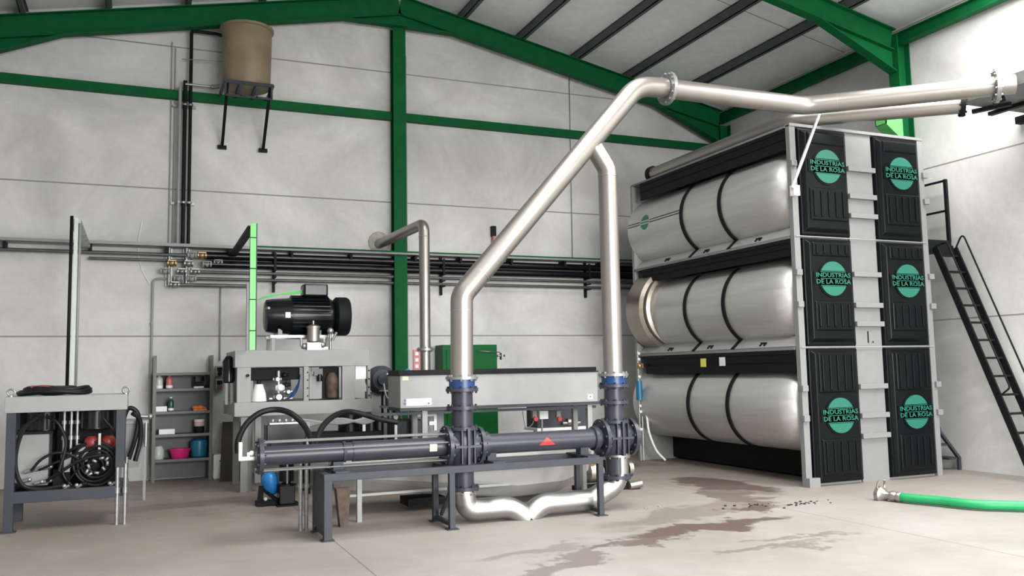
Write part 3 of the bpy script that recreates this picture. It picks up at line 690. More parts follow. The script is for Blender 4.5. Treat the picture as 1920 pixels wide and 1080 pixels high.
for ctrl, tr in ((((-1.0,10.8,1.2),(-1.14,10.78,1.05),(-1.2,10.78,.75),(-1.14,10.78,.5),(-.98,10.78,.42),(-.75,10.8,.44)), .025),
                 (((-1.05,10.84,.62),(-.95,10.82,.74),(-.8,10.82,.8),(-.62,10.84,.74),(-.5,10.86,.55)), .015),
                 (((-.98,10.86,.62),(-.8,10.84,.70),(-.6,10.86,.78),(-.45,10.86,.82)), .013),
                 (((-.9,10.86,.5),(-.75,10.82,.6),(-.55,10.8,.72),(-.3,10.84,.74),(-.2,10.86,.6)), .017),
                 (((-.7,10.84,.47),(-.58,10.8,.62),(-.45,10.82,.66)), .01),
                 (((-.35,10.84,1.15),(-.24,10.82,1.0),(-.18,10.82,.8),(-.2,10.82,.62)), .018),
                 (((-.92,10.84,1.2),(-.8,10.8,1.12),(-.72,10.82,.9),(-.78,10.82,.6)), .018),
                 (((-.06,10.9,1.2),(.02,10.95,1.12),(.03,11.0,.9),(-.02,11.0,.65)), .026),
                 (((-1.22,10.9,.47),(-1.0,10.85,.42),(-.7,10.85,.40),(-.5,10.85,.45)), .03)):
    mb = MB(); mb.sweep(curve_pts(ctrl), tr, 8); emit('hydraulic_hose', mb, 'rubber', t)
for i in range(9):
    a = i*.7; mb = MB(); p = Vector((-.4+.1*math.cos(a), 10.74+.02*math.sin(i), .64+.08*math.sin(a))); mb.cyl(p, p + Vector((.05*math.sin(a), 0, .05*math.cos(a))), .016, 8); emit('hose_fitting', mb, 'galv', t)
for x in (-.72, -.6, -.27, -.22):
    mb = MB(); mb.ball((x, 10.75, .445), .025); mb.cyl((x, 10.75, .42), (x+.05, 10.75, .45), .015, 8); emit('drain_valve', mb, 'galv', t)
for x in (RX0+.05, RX1-.02):
    mb = MB(); mb.coil((x, 10.72, 1.465), .035, .01, 1, (0, 1, 0), 0, 20); mb.cyl((x, 10.72, 1.42), (x, 10.72, 1.435), .03, 10); emit('lifting_eye', mb, 'galv', t)
mb = MB()
for i in range(6):
    rr = .36 - i*.022
    pts = [(-.86 + 1.0*rr*math.cos(a*PI/12)+.02*math.sin(i), 11.05 + .8*rr*math.sin(a*PI/12), 1.455 + .02*(i % 3) + .012*math.sin(a*.8+i)) for a in range(24)]
    mb.sweep(pts, .022, 8, closed=True)
single('hose_coil', mb, 'rubber', 'flat coil of black hose lying on top of the left rack', 'hose')
mb = MB(); mb.box(-1.08, -.98, 10.85, 10.93, 1.51, 1.535); mb.cyl((-1.0, 10.88, 1.525), (-.9, 10.88, 1.52), .015)
single('red_clip', mb, 'dred', 'small red clip lying on the black hose coil', 'clip')

# ------------------------------------------------------------------ press frame with the black motor
t = thing('press_machine', 'light grey steel framed machine carrying the big black motor', 'machine', (2.15, 13.2, 0))
FX0, FX1, FY0, FY1 = 1.21, 3.09, 12.55, 13.85
mb = MB(); mb.box(FX0, FX1, FY0, FY0+.1, 1.71, 1.945); mb.box(FX0, FX1, FY1-.1, FY1, 1.71, 1.945); mb.box(FX0, FX0+.1, FY0+.1, FY1-.1, 1.71, 1.945); mb.box(FX1-.1, FX1, FY0+.1, FY1-.1, 1.71, 1.945)
emit('top_beam_frame', mb, 'lgrey', t, bevel=.006)
mb = MB(); mb.box(FX0-.0, FX1+.06, FY0, FY0+.1, 1.04, 1.23); mb.box(FX0-.03, FX1+.06, FY1-.1, FY1, 1.04, 1.23); mb.box(FX0, FX0+.1, FY0+.1, FY1-.1, 1.04, 1.23); mb.box(FX1-.1, FX1, FY0+.1, FY1-.1, 1.04, 1.23); mb.box(FX0+.1, FX1-.1, FY0+.1, FY1-.1, 1.2, 1.225)
emit('lower_beam_frame', mb, 'lgrey', t, bevel=.006)
mb = MB(); mb.box(FX0+.1, FX1-.1, FY0+.1, FY1-.1, 1.93, 1.943); emit('top_plate', mb, 'mgrey', t)
for x0, x1 in ((1.24, 1.425), (2.145, 2.215), (2.69, 2.875)):
    emit('upright', MB().box(x0, x1, FY0+.005, FY0+.09, 1.23, 1.71), 'lgrey', t, bevel=.004)
for x0, x1 in ((1.24, 1.40), (2.7, 2.86)):
    emit('upright', MB().box(x0, x1, FY1-.095, FY1-.005, 1.23, 1.71), 'lgrey', t, bevel=.004)
for x in (1.28, 2.95):
    for y in (12.66, 13.72):
        emit('leg', MB().box(x+.03, x+.12, y, y+.08, 0, 1.04), 'mgrey', t)
emit('lower_post', MB().box(1.50, 1.58, 12.66, 12.74, .12, 1.04), 'lgrey', t)
emit('rear_panel', MB().box(1.43, 2.1, 13.4, 13.44, 1.23, 1.70), 'mgrey', t)
emit('side_plate', MB().box(2.24, 2.42, 12.66, 12.69, 1.25, 1.60), 'lgrey', t)
emit('bolt_strip', MB().box(3.06, 3.10, 12.55, 12.62, 1.23, 1.71), 'lgrey', t)
emit('small_panel', MB().box(2.895, 3.055, 12.6, 12.63, 1.52, 1.71), 'white', t)
for i in range(4):
    mb = MB(); mb.cyl((2.2, 12.545, 1.30+.11*i), (2.2, 12.555, 1.30+.11*i), .01, 8); mb.cyl((3.08, 12.54, 1.28+.12*i), (3.08, 12.55, 1.28+.12*i), .012, 8); emit('bolt', mb, 'mblack', t)
mb = MB(); mb.box(1.44, 2.12, 12.75, 13.1, 1.53, 1.70); emit('black_housing', mb, 'mblack', t, bevel=.01)
mb = MB(); mb.lathe((1.56, 12.8, 1.235), [(.11, 0), (.1, .1), (.07, .2), (.06, .24)], 20); emit('grey_filter_cone', mb, 'white', t)
mb = MB(); mb.sweep(curve_pts([(1.56,12.8,1.47),(1.57,12.8,1.55),(1.65,12.8,1.62)]), .028, 10); emit('elbow_hose', mb, 'rubber', t)
for i, (x, z, r) in enumerate(((1.80, 1.54, .055), (1.84, 1.42, .07), (1.82, 1.29, .08), (1.93, 1.46, .045), (1.95, 1.36, .05), (1.90, 1.6, .04))):
    mb = MB(); mb.ball((x, 12.72, z), r, .8, 12); mb.cyl((x-.06, 12.72, z), (x+.06, 12.72, z), r*.55, 12); mb.cyl((x, 12.64, z), (x, 12.76, z), r*.5, 12)
    emit('hydraulic_valve', mb, ('galv', 'white', 'ssx', 'mblack', 'galv', 'mblack')[i], t)
mb = MB(); mb.cyl((1.82, 12.72, 1.23), (1.82, 12.72, 1.66), .03); mb.box(1.70, 2.02, 12.75, 12.79, 1.26, 1.28); emit('valve_manifold_pipe', mb, 'galv', t)
for i in range(3):
    mb = MB(); mb.sweep(curve_pts([(1.92+.02*i,12.70,1.26),(2.02,12.68,1.30+.03*i),(2.09,12.69,1.42+.03*i),(2.12,12.72,1.6)]), .009, 6); emit('blue_cable', mb, 'navy', t)
mb = MB(); mb.box(2.44, 2.68, 12.72, 13.0, 1.235, 1.70); emit('black_cover', mb, 'mblack', t)
mb = MB(); mb.lathe((2.57, 12.70, 1.26), [(.08, 0), (.085, .04), (.085, .12), (.09, .13), (.09, .28), (.08, .3), (.05, .36)], 20); emit('rusty_motor', mb, 'rust', t, label='rusty brown motor')
mb = MB(); mb.box(2.3, 2.42, 12.6, 12.66, 1.58, 1.68); mb.cyl((2.38, 12.62, 1.5), (2.38, 12.62, 1.6), .035); mb.box(2.26, 2.34, 12.58, 12.62, 1.64, 1.70); emit('black_solenoid', mb, 'black', t)
mb = MB(); mb.lathe((1.16, 12.9, 1.5), [(.06, 0), (.085, .02), (.085, .3), (.05, .36), (.03, .38)], 18); emit('side_accumulator', mb, 'black', t)
mb = MB()
for x in (1.13, 1.2): mb.cyl((x, 12.85, 1.2), (x, 12.85, 1.5), .025, 10)
emit('accumulator_pipes', mb, 'lgrey', t)
mb = MB(); mb.cyl((1.38, 12.5, 1.60), (1.38, 12.55, 1.60), .02); emit('stop_knob', mb, 'mblack', t)

# the motor
t = thing('electric_motor', 'large glossy black electric motor on stands on top of the grey frame', 'motor', (2.25, 13.1, 1.95))
MY, MZ = 13.1, 2.46
mb = MB(); mb.lathe((1.66, MY, MZ), [(.10, 0), (.20, .01), (.235, .03), (.25, .12), (.26, .3), (.27, .38), (.27, .95), (.25, .98), (.20, 1.02), (.14, 1.06), (.10, 1.08)], 36, (1, 0, 0)); emit('motor_body', mb, 'black', t)
mb = MB()
for i in range(30):
    a = 2*PI*i/30; d = Vector((0, math.cos(a), math.sin(a)))
    mb.bar(Vector((2.04, MY, MZ)) + d*.285, Vector((2.58, MY, MZ)) + d*.285, .012, .05, up=tuple(d))
emit('cooling_fins', mb, 'black', t)
mb = MB(); mb.lathe((2.66, MY, MZ), [(.12, 0), (.26, .02), (.29, .05), (.29, .20), (.27, .235), (.0, .24)], 36, (1, 0, 0)); emit('fan_cowl', mb, 'mblack', t, label='matt black fan cowl')
emit('terminal_box', MB().box(2.20, 2.56, MY-.2, MY+.1, 2.74, 2.93), 'black', t, bevel=.03)
for x in (1.86, 2.42):
    mb = MB(); mb.box(x-.03, x+.03, MY-.24, MY+.24, 2.17, 2.24); mb.box(x-.02, x+.02, MY-.16, MY+.16, 2.22, 2.3); emit('motor_foot', mb, 'black', t)
for y in (MY-.27, MY+.2): emit('mounting_rail', MB().box(1.72, 2.62, y, y+.07, 2.13, 2.17), 'galv', t)
for x in (1.76, 2.54):
    for y in (MY-.235, MY+.235): emit('stand_post', MB().box(x-.025, x+.025, y-.025, y+.025, 1.945, 2.13), 'mgrey', t)
mb = MB(); mb.cyl((1.68, MY-.18, 2.56), (1.70, MY-.24, 2.56), .02); emit('grease_nipple', mb, 'galv', t)
emit('motor_plate', MB().box(1.93, 2.0, MY-.275, MY-.262, 2.42, 2.5), 'galv', t)
mb = MB()
for k in range(3): mb.sweep(curve_pts([(2.2, MY-.1, 2.84-.02*k), (2.0, MY-.1, 2.80-.01*k), (1.75, MY-.14, 2.74+.01*k), (1.52, 12.6, 2.66), (1.43, 12.14, 2.58)]), .009, 6)
emit('green_cable', mb, 'greenl', t, label='pale green supply cables')
t = thing('steel_filter', 'stainless cylinder on a valve block standing in front of the black motor', 'filter', (2.28, 12.68, 1.95))
mb = MB(); mb.lathe((2.30, 12.68, 2.06), [(.07, 0), (.09, .01), (.09, .2), (.10, .2), (.10, .23), (.05, .25), (.015, .26), (.015, .31)], 24); emit('filter_body', mb, 'ss', t)
mb = MB(); mb.box(2.2, 2.4, 12.6, 12.76, 1.945, 2.05); mb.ball((2.16, 12.64, 2.0), .045); mb.ball((2.42, 12.64, 2.02), .05); mb.cyl((2.12, 12.64, 2.0), (2.12, 12.64, 2.12), .018); mb.box(2.34, 2.5, 12.62, 12.7, 1.95, 1.99); emit('valve_block', mb, 'galv', t)
mb = MB(); mb.cyl((2.54, 12.66, 1.95), (2.54, 12.66, 2.25), .02); mb.ball((2.54, 12.66, 2.22), .05); mb.cyl((2.56, 12.62, 2.08), (2.62, 12.6, 2.2), .02); emit('relief_valve', mb, 'galv', t)

# grey upright behind the frame
single('grey_post', MB().box(1.385, 1.48, 12.78, 12.86, 0, 2.9), 'lgrey', 'plain light grey upright post standing left of the black motor', 'post')

# hydraulic things under and in front of the frame
t = thing('hydraulic_pump', 'black hydraulic pump column standing on the floor below the grey frame', 'pump', (1.7, 11.25, 0))
emit('base_plate', MB().box(1.58, 1.86, 11.05, 11.4, 0, .02), 'mblack', t)
emit('base_block', MB().box(1.61, 1.80, 11.1, 11.35, .02, .24), 'black', t, bevel=.01)
mb = MB(); mb.lathe((1.71, 11.22, .24), [(.12, 0), (.12, .02), (.05, .03), (.05, .04), (.09, .05), (.09, .42), (.06, .44)], 20); emit('pump_column', mb, 'black', t)
mb = MB(); mb.box(1.46, 1.93, 11.15, 11.45, .78, .99); mb.box(1.5, 1.9, 11.12, 11.48, .70, .78); emit('valve_box', mb, 'black', t, bevel=.01)
emit('piston_rod', MB().cyl((1.70, 11.1, .27), (1.70, 11.1, .55), .012), 'galv', t)
mb = MB(); mb.box(1.5, 1.92, 11.2, 11.4, .99, 1.01)
for i in range(5): mb.ball((1.54+.08*i, 11.24, 1.03), .03)
emit('top_fittings', mb, 'galv', t)
mb = MB(); mb.box(1.95, 1.99, 11.2, 11.24, .66, 1.0); emit('grey_stay', mb, 'lgrey', t)
t = thing('blue_motor', 'small bright blue motor tilted on a black base beside the black pump', 'motor', (1.5, 11.35, 0))
mb = MB(); mb.lathe((1.56, 11.32, .13), [(.05, 0), (.085, .03), (.1, .1), (.1, .2), (.08, .25), (.04, .28)], 22, (-.25, -.1, 1)); emit('motor_body', mb, 'blue', t)
mb = MB(); mb.box(1.36, 1.6, 11.2, 11.45, .0, .05); mb.bar((1.40, 11.3, .04), (1.42, 11.3, .24), .06); mb.bar((1.42, 11.3, .22), (1.6, 11.2, .06), .04); emit('motor_base', mb, 'mblack', t)
emit('drain_tap', MB().cyl((1.45, 11.2, .08), (1.45, 11.14, .10), .02), 'galv', t)
t = thing('support_column', 'light grey post with white bracket left of the front pump end', 'post', (1.05, 10.0, 0))
p = at(452, 860, 1, 10.0)
t2 = thing('black_tank', 'low black steel tank under the right half of the grey frame', 'tank', (2.7, 12.4, 0))
emit('tank_body', MB().box(2.05, 3.15, 12.0, 12.5, .55, .80), 'mblack', t2, bevel=.01)
mb = MB(); mb.lathe((2.72, 12.25, .80), [(.15, 0), (.15, .25), (.12, .28)], 20); emit('tank_motor', mb, 'black', t2)
emit('white_bracket', MB().box(2.88, 2.98, 12.1, 12.16, .80, 1.0), 'white', t2)
mb = MB(); mb.lathe((3.0, 12.2, .80), [(.13, 0), (.13, .2), (.08, .22)], 20); emit('tank_motor', mb, 'black', t2)
for x in (2.1, 3.08):
    for y in (12.05, 12.42): emit('leg', MB().box(x, x+.05, y, y+.05, 0, .55), 'mblack', t2)
mb = MB()
for k in range(4): mb.sweep(curve_pts([(2.0, 12.0, 1.0-.04*k), (2.5, 11.9, .93+.02*k), (2.85, 11.9, .98-.02*k), (3.05, 11.9, .98)]), .018, 8)
emit('pressure_line', mb, 'mgrey', t2)
bpy.data.objects.remove(t)
# light post with white tap fittings at the left end of the pump
t = thing('pipe_fitting', 'white pipe fittings sticking out at the left end of the front pump', 'pipe', (1.0, 9.0, .8))
q0 = at(456, 858, 1, 9.3)
emit('fitting_pipe', MB().cyl((.90, 8.87, .80), (1.05, 8.87, .80), .02), 'white', t)
mb = MB(); mb.cyl((.915, 8.87, .80), (.915, 8.87, .96), .018); mb.ball((1.02, 8.87, .85), .026); mb.cyl((.99, 8.87, .80), (.99, 8.87, .86), .014); emit('vent_pipe', mb, 'white', t)

# thick black hoses that loop in front of the frame
def hose_thing(ctrl, r, label):
    mb = MB(); mb.sweep(curve_pts(ctrl, 12), r, 12); return single('rubber_hose', mb, 'rubber', label, 'hose', 'looping black hoses below the frame')
def P(px, py, y): return tuple(at(px, py, 1, y))
hose_thing([P(446, 850, 10.6), P(447, 825, 10.6), P(462, 795, 10.6), P(488, 774, 10.6), P(518, 768, 10.6), P(545, 775, 10.5), P(568, 795, 10.4), P(582, 822, 10.2), P(588, 850, 10.0)], .034, 'thick black hose arching from the left end of the pump')
hose_thing([P(592, 850, 10.0), P(594, 825, 10.2), P(607, 797, 10.4), P(630, 778, 10.6), P(655, 772, 10.8), P(685, 778, 10.85), P(712, 786, 10.88), P(745, 792, 10.9)], .034, 'thick black hose arching towards the long grey box')

# dark motor and blue valves right of the frame
t = thing('fan_motor', 'dark grey round motor right of the grey frame', 'motor', (3.45, 13.1, 0))
mb = MB(); mb.lathe((3.35, 13.1, 1.50), [(.12, 0), (.2, .02), (.21, .1), (.21, .25), (.15, .3)], 26, (0, -1, 0)); mb.lathe((3.35, 12.8, 1.50), [(.08, 0), (.08, .04)], 16, (0, -1, 0)); emit('motor_body', mb, 'dgrey', t)
emit('motor_stand', MB().box(3.2, 3.5, 12.9, 13.3, 0, 1.32), 'mgrey', t)
t = thing('valve_station', 'white and blue valves on a small dark shelf left of the long grey box', 'valves', (3.5, 12.2, .9))
mb = MB(); mb.box(3.22, 3.7, 12.1, 12.5, 1.335, 1.355); mb.box(3.22, 3.7, 12.1, 12.5, 1.10, 1.13); emit('shelf_plate', mb, 'lgrey', t)
emit('dark_box', MB().box(3.3, 3.68, 12.2, 12.48, 1.13, 1.32), 'black', t)
for x in (3.24, 3.66):
    for y in (12.12, 12.45): emit('post', MB().box(x, x+.03, y, y+.03, 0, 1.335), 'dgrey', t)
for i, (x, z, r, m_) in enumerate(((3.36, 1.42, .055, 'white'), (3.37, 1.53, .05, 'pale'), (3.30, 1.58, .035, 'galv'), (3.5, 1.40, .05, 'blue'), (3.47, 1.58, .045, 'galv'), (3.56, 1.60, .055, 'blue'), (3.44, 1.49, .045, 'mblack'))):
    mb = MB(); mb.ball((x, 12.2, z), r, 1, 12); mb.cyl((x-.05, 12.2, z), (x+.05, 12.2, z), r*.6, 12); mb.cyl((x, 12.2, z-.07), (x, 12.2, z+.05), r*.5, 12); emit('valve', mb, m_, t)
mb = MB(); mb.sweep(curve_pts([(3.18, 12.1, 1.45), (3.22, 12.05, 1.25), (3.4, 12.05, 1.12), (3.42, 12.05, .95)]), .012, 8); emit('grey_hose', mb, 'galv', t)

# long light grey box machine
t = thing('conveyor_box', 'long light grey steel box with a dark lid rim behind the two risers', 'machine', (4.55, 11.3, 0))
BX0, BX1, BY0, BY1 = 3.11, 6.0, 11.0, 11.6
emit('box_body', MB().box(BX0, BX1, BY0, BY1, 1.14, 1.56), 'lgrey', t, bevel=.006)
mb = MB(); mb.box(BX0-.01, BX1+.01, BY0-.02, BY1+.02, 1.56, 1.575); mb.box(BX0-.01, BX1+.01, BY0+.04, BY1-.04, 1.575, 1.63); emit('lid_rim', mb, 'mblack', t, label='dark lid rim')
mb = MB(); mb.box(BX0, BX1+.05, BY0+.01, BY1, 1.10, 1.14); mb.box(BX0-.4, BX1, BY0+.06, BY0+.1, 1.05, 1.085); emit('bottom_rail', mb, 'dgrey', t)
for x in (3.42, 5.86):
    for y in (BY0+.05, BY1-.1): emit('leg', MB().box(x, x+.07, y, y+.07, 0, 1.10), 'mgrey', t)
emit('info_label', MB().box(3.19, 3.53, BY0-.003, BY0, 1.17, 1.26), 'white', t, label='white paper label')
for (x, z) in ((3.17, 1.24), (3.17, 1.20), (3.49, 1.195)): emit('blue_dot', MB().box(x-.012, x+.012, BY0-.005, BY0-.003, z-.012, z+.012), 'navy', t)
emit('orange_sticker', MB().box(3.14, 3.22, BY0-.003, BY0, 1.50, 1.55), 'cream', t)
emit('small_sticker', MB().box(5.84, 5.92, BY0-.003, BY0, 1.175, 1.245), 'white', t); emit('sticker_dot', MB().box(5.87, 5.89, BY0-.005, BY0-.003, 1.20, 1.22), 'navy', t)
# control heads under the box
t = thing('control_station', 'small white control box with two red stop buttons under the long grey box', 'switch', (5.05, 11.7, .85))
a = at(1019, 778, 1, 11.7)
emit('white_box', MB().box(a.x-.07, a.x+.07, 11.68, 11.75, a.z-.06, a.z+.06), 'white', t, bevel=.004)
for px in (1002, 1047):
    b_ = at(px, 778, 1, 11.7); k = emit('button_housing', MB().box(b_.x-.035, b_.x+.035, 11.68, 11.75, b_.z-.05, b_.z+.06), 'lgrey', t, bevel=.004)
    emit('stop_button', MB().cyl((b_.x, 11.68, b_.z-.055), (b_.x, 11.64, b_.z-.055), .035, 14), 'red', k)
mb = MB(); mb.bar((a.x-.18, 11.76, 1.02), (a.x+.28, 11.76, 1.02), .02); mb.bar((a.x, 11.76, 0), (a.x, 11.76, 1.02), .02); mb.sweep(curve_pts([(a.x-.15, 11.72, a.z), (a.x-.17, 11.72, .82), (a.x-.28, 11.72, .78), (a.x-.33, 11.72, 1.03)]), .006, 6); emit('station_mast', mb, 'mgrey', t)
# dark grey drive cabinet with a white frame, right of it
t = thing('drive_cabinet', 'dark grey cabinet with pale frame below the right end of the long grey box', 'cabinet', (6.2, 12.2, 0))
emit('cabinet_body', MB().box(5.6, 6.45, 12.2, 12.6, .72, 1.06), 'dgrey', t)
mb = MB(); mb.box(5.4, 6.55, 12.15, 12.2, 1.06, 1.11); mb.box(6.45, 6.5, 12.15, 12.2, .75, 1.06); mb.box(5.55, 6.45, 12.1, 12.6, .68, .72); emit('pale_frame', mb, 'white', t)
mb = MB(); mb.lathe((6.15, 12.15, .80), [(.05, -.07), (.06, 0), (.05, .07)], 14, (1, 0, 0)); mb.cyl((6.0, 12.15, .78), (6.3, 12.15, .78), .025); emit('chrome_valve', mb, 'ss', t)
for x in (5.6, 6.4):
    emit('leg', MB().box(x, x+.05, 12.3, 12.35, 0, .68), 'mgrey', t)
# mid grey machine block lower left of the box
t = thing('gearbox_unit', 'mid grey gearbox block with white pipe frame left of the green cabinet', 'machine', (3.6, 11.7, 0))
emit('gearbox', MB().box(3.2, 3.6, 11.65, 12.0, .62, .96), 'dgrey', t, bevel=.02)
emit('grey_cover', MB().box(3.6, 4.0, 11.9, 12.0, .55, 1.06), 'mgrey', t)
mb = MB(); mb.bar((3.5, 11.6, 1.02), (3.78, 11.6, 1.02), .05); mb.bar((3.77, 11.6, 1.02), (3.77, 11.6, .80), .04); mb.bar((3.68, 11.6, .9), (3.76, 11.6, .9), .05); mb.cyl((3.22, 11.62, .56), (3.22, 11.62, 1.0), .02); mb.ball((3.22, 11.62, 1.0), .035); emit('white_pipe_frame', mb, 'white', t)
mb = MB(); mb.box(3.18, 4.05, 11.6, 12.0, .5, .56); emit('base_frame', mb, 'dgrey', t)
for x in (3.2, 3.95): emit('leg', MB().box(x, x+.05, 11.7, 11.75, 0, .5), 'dgrey', t)

# green cabinet by the back wall
t = thing('green_cabinet', 'dark green steel cabinet against the back wall right of the green column', 'cabinet', (5.39, 14.6, 0))
emit('cabinet_body', MB().box(4.88, 5.91, 14.55, 14.95, 0.0, 2.07), 'greenbox', t, bevel=.006)
mb = MB()
for x0, x1 in ((4.95, 5.38), (5.41, 5.84)):
    mb.box(x0, x1, 14.535, 14.55, 1.05, 1.98); mb.box(x0, x1, 14.535, 14.55, .08, 1.0)
emit('door_panels', mb, 'greenbox', t, bevel=.004)
mb = MB(); mb.cyl((5.5, 14.5, 1.96), (5.95, 14.5, 1.93), .008, 8); mb.cyl((5.9, 14.6, 1.87), (6.08, 14.6, 1.87), .02, 8); mb.box(6.0, 6.03, 14.55, 14.65, 1.80, 1.92); emit('latch_rod', mb, 'galv', t)
mb = MB(); mb.box(4.50, 4.56, 14.97, 14.99, 1.64, 1.98)
t = thing('warning_strip', 'narrow red and white warning strip on the wall left of the steel pipe flange', 'sign', (4.55, 14.98, 1.62))
emit('strip_plate', MB().box(4.48, 4.60, 14.97, 14.99, 1.64, 2.0), 'redl', t)
mb = MB()
for k in range(3): mb.box(4.51, 4.57, 14.965, 14.97, 1.68+.11*k, 1.74+.11*k)
emit('white_marks', mb, 'white', t)

# ------------------------------------------------------------------ the twin pump in front
PY, PZ = 8.87, .815
R1X, R2X = 3.19, 5.05
def cross_valve(x, label, side_plate):
    t = thing('valve_column', label, 'valve', (x, PY, .3), 'flanged valve columns of the front pump')
    mb = MB(); mb.cyl((x, PY, .33), (x, PY, 1.46), .115, 28); emit('vertical_pipe', mb, 'blue_grey', t)
    for z, r in ((1.405, .175), (1.215, .17), (.995, .165), (.37, .17)): emit('flange', MB().flange((x, PY, z), (0, 0, 1), r, .035, 8, .013), 'blue_grey', t)
    emit('top_flange', MB().flange((x, PY, 1.53), (0, 0, 1), .175, .03, 8, .013), 'galv', t, label='bright zinc flange')
    emit('blue_gasket', MB().cyl((x, PY, 1.425), (x, PY, 1.515), .14, 28), 'navy', t, label='navy blue rubber joint')
    mb = MB(); mb.lathe((x, PY, .60), [(.12, 0), (.15, .04), (.165, .12), (.17, .21), (.165, .3), (.15, .36), (.12, .4)], 28)
    mb.cyl((x-.18, PY, PZ), (x+.18, PY, PZ), .15, 28); emit('valve_body', mb, 'blue_grey', t)
    for s in (-1, 1): emit('side_flange', MB().flange((x+s*.185, PY, PZ), (1, 0, 0), .215 if (s < 0 or x > 4) else .19, .04, 10, .014), 'blue_grey', t)
    mb = MB(); mb.box(x-.012, x+.012, PY-.20, PY-.12, .62, 1.0); mb.box(x-.14, x+.14, PY-.19, PY-.12, PZ-.012, PZ+.012)
    for dx in (-.07, .07): mb.box(x+dx-.006, x+dx+.006, PY-.185, PY-.1, .64, .98)
    emit('stiffening_ribs', mb, 'blue_grey', t)
    return t
t = cross_valve(R1X, 'dark blue-grey flanged valve column under the left steel riser', True)
t = cross_valve(R2X, 'dark blue-grey flanged valve column under the right steel riser', False)
mb = MB(); mb.cyl((R2X+.2, PY, PZ), (R2X+.25, PY, PZ), .17, 28); emit('blind_cover', mb, 'blue_grey', t)
# left pump body with tie rods
t = thing('screw_pump', 'long dark blue-grey pump tube with tie rods on the left of the valve column', 'pump', (2.0, PY, PZ-.2))
emit('pump_tube', MB().cyl((1.12, PY, PZ), (2.99, PY, PZ), .092, 28), 'blue_grey', t)
emit('tube_sleeve', MB().cyl((2.0, PY, PZ), (2.98, PY, PZ), .10, 28), 'blue_grey', t)
emit('end_flange', MB().flange((1.10, PY, PZ), (1, 0, 0), .175, .04, 10, .014), 'blue_grey', t)
emit('end_cover', MB().lathe((1.085, PY, PZ), [(.12, 0), (.11, .03), (.05, .04)], 24, (-1, 0, 0)), 'blue_grey', t)
for a in (60, 120, 240, 300, 20, 160):
    y, z = PY + .155*math.cos(math.radians(a)), PZ + .155*math.sin(math.radians(a)); emit('tie_rod', MB().cyl((1.09, y, z), (3.0, y, z), .009, 10), 'shelfg', t)
mb = MB(); mb.cyl((1.9, PY, PZ), (1.93, PY, PZ), .104, 28); emit('clamp_band', mb, 'dgrey', t)
mb = MB(); mb.box(2.79, 2.87, PY-.106, PY-.09, PZ-.035, PZ+.045); emit('cream_tag', mb, 'cream', t, label='cream coloured tag')
# right pump tube with the red triangle
t = thing('connecting_tube', 'dark blue-grey pump tube with a red triangle between the two valve columns', 'pump', (4.12, PY, PZ-.12))
emit('pump_tube', MB().cyl((3.38, PY, PZ), (4.86, PY, PZ), .108, 32), 'blue_grey', t)
for x in (3.44, 4.78): emit('clamp_collar', MB().lathe((x-.04, PY, PZ), [(.11, 0), (.135, .01), (.135, .07), (.11, .08)], 32, (1, 0, 0)), 'blue_grey', t)
mb = MB()
for (w0, w1, z0, z1) in ((.10, .055, -.035, 0.0), (.05, .012, .006, .045)):
    def cp(dx, dz): a_ = dz/.108; return Vector((4.14+dx, PY - .1095*math.cos(a_) , PZ + .1095*math.sin(a_)))
    a = [cp(-w0, z0), cp(w0, z0), cp(w1, z1), cp(-w1, z1)]; mb.hexa([p + Vector((0, .004, 0)) for p in a], a)
emit('red_triangle', mb, 'red', t, label='red triangular mark')
# stand of angle steel
t = thing('pump_stand', 'long low stand of dark steel profiles carrying the front pump', 'stand', (3.2, PY, 0))
ZR = .60
for y in (8.6, 9.14): emit('long_rail', MB().box(1.66, 4.72, y-.03, y+.03, ZR-.035, ZR+.035), 'dgrey', t, bevel=.004)
for x in (1.70, 2.965, 4.69):
    emit('cross_rail', MB().box(x-.03, x+.03, 8.63, 9.11, ZR-.03, ZR+.03), 'dgrey', t)
    emit('foot_rail', MB().box(x-.02, x+.02, 8.63, 9.11, .03, .07), 'dgrey', t)
    for y in (8.6, 9.14):
        w = .04 if x < 2 else .03
        l = emit('leg', MB().box(x-w, x+w, y-w, y+w, .01, ZR-.03), 'dgrey', t, bevel=.003)
        emit('foot_plate', MB().box(x-.06, x+.06, y-.06, y+.06, 0, .01), 'dgrey', l)
emit('end_plate', MB().box(1.665, 1.675, 8.66, 9.08, .08, ZR), 'dgrey', t)
for x in (1.85, 3.5, 4.62):
    mb = MB(); mb.box(x-.05, x+.05, PY-.06, PY+.06, ZR-.02, PZ-.09); mb.box(x-.07, x+.07, 8.6, 9.14, ZR+.035, ZR+.05); emit('saddle', mb, 'dgrey', t)
mb = MB(); mb.bar((2.99, 8.68, .4), (3.0, 9.05, .08), .03); emit('diagonal_brace', mb, 'dgrey', t)
# tubes in front of the left end
t = thing('tube_support', 'pair of thin bright steel tubes standing behind the left end of the pump stand', 'post', (1.58, 9.2, 0))
for x in (1.60, 1.56+.1):
    k = emit('support_tube', MB().cyl((x-.04, 9.3, 0), (x-.04, 9.3, .70), .022, 12), 'galv', t)
    emit('tube_collar', MB().cyl((x-.04, 9.3, .43), (x-.04, 9.3, .47), .03, 12), 'galv', k)
emit('head_plate', MB().box(1.52, 1.80, 9.2, 9.4, .70, .78), 'mblack', t)

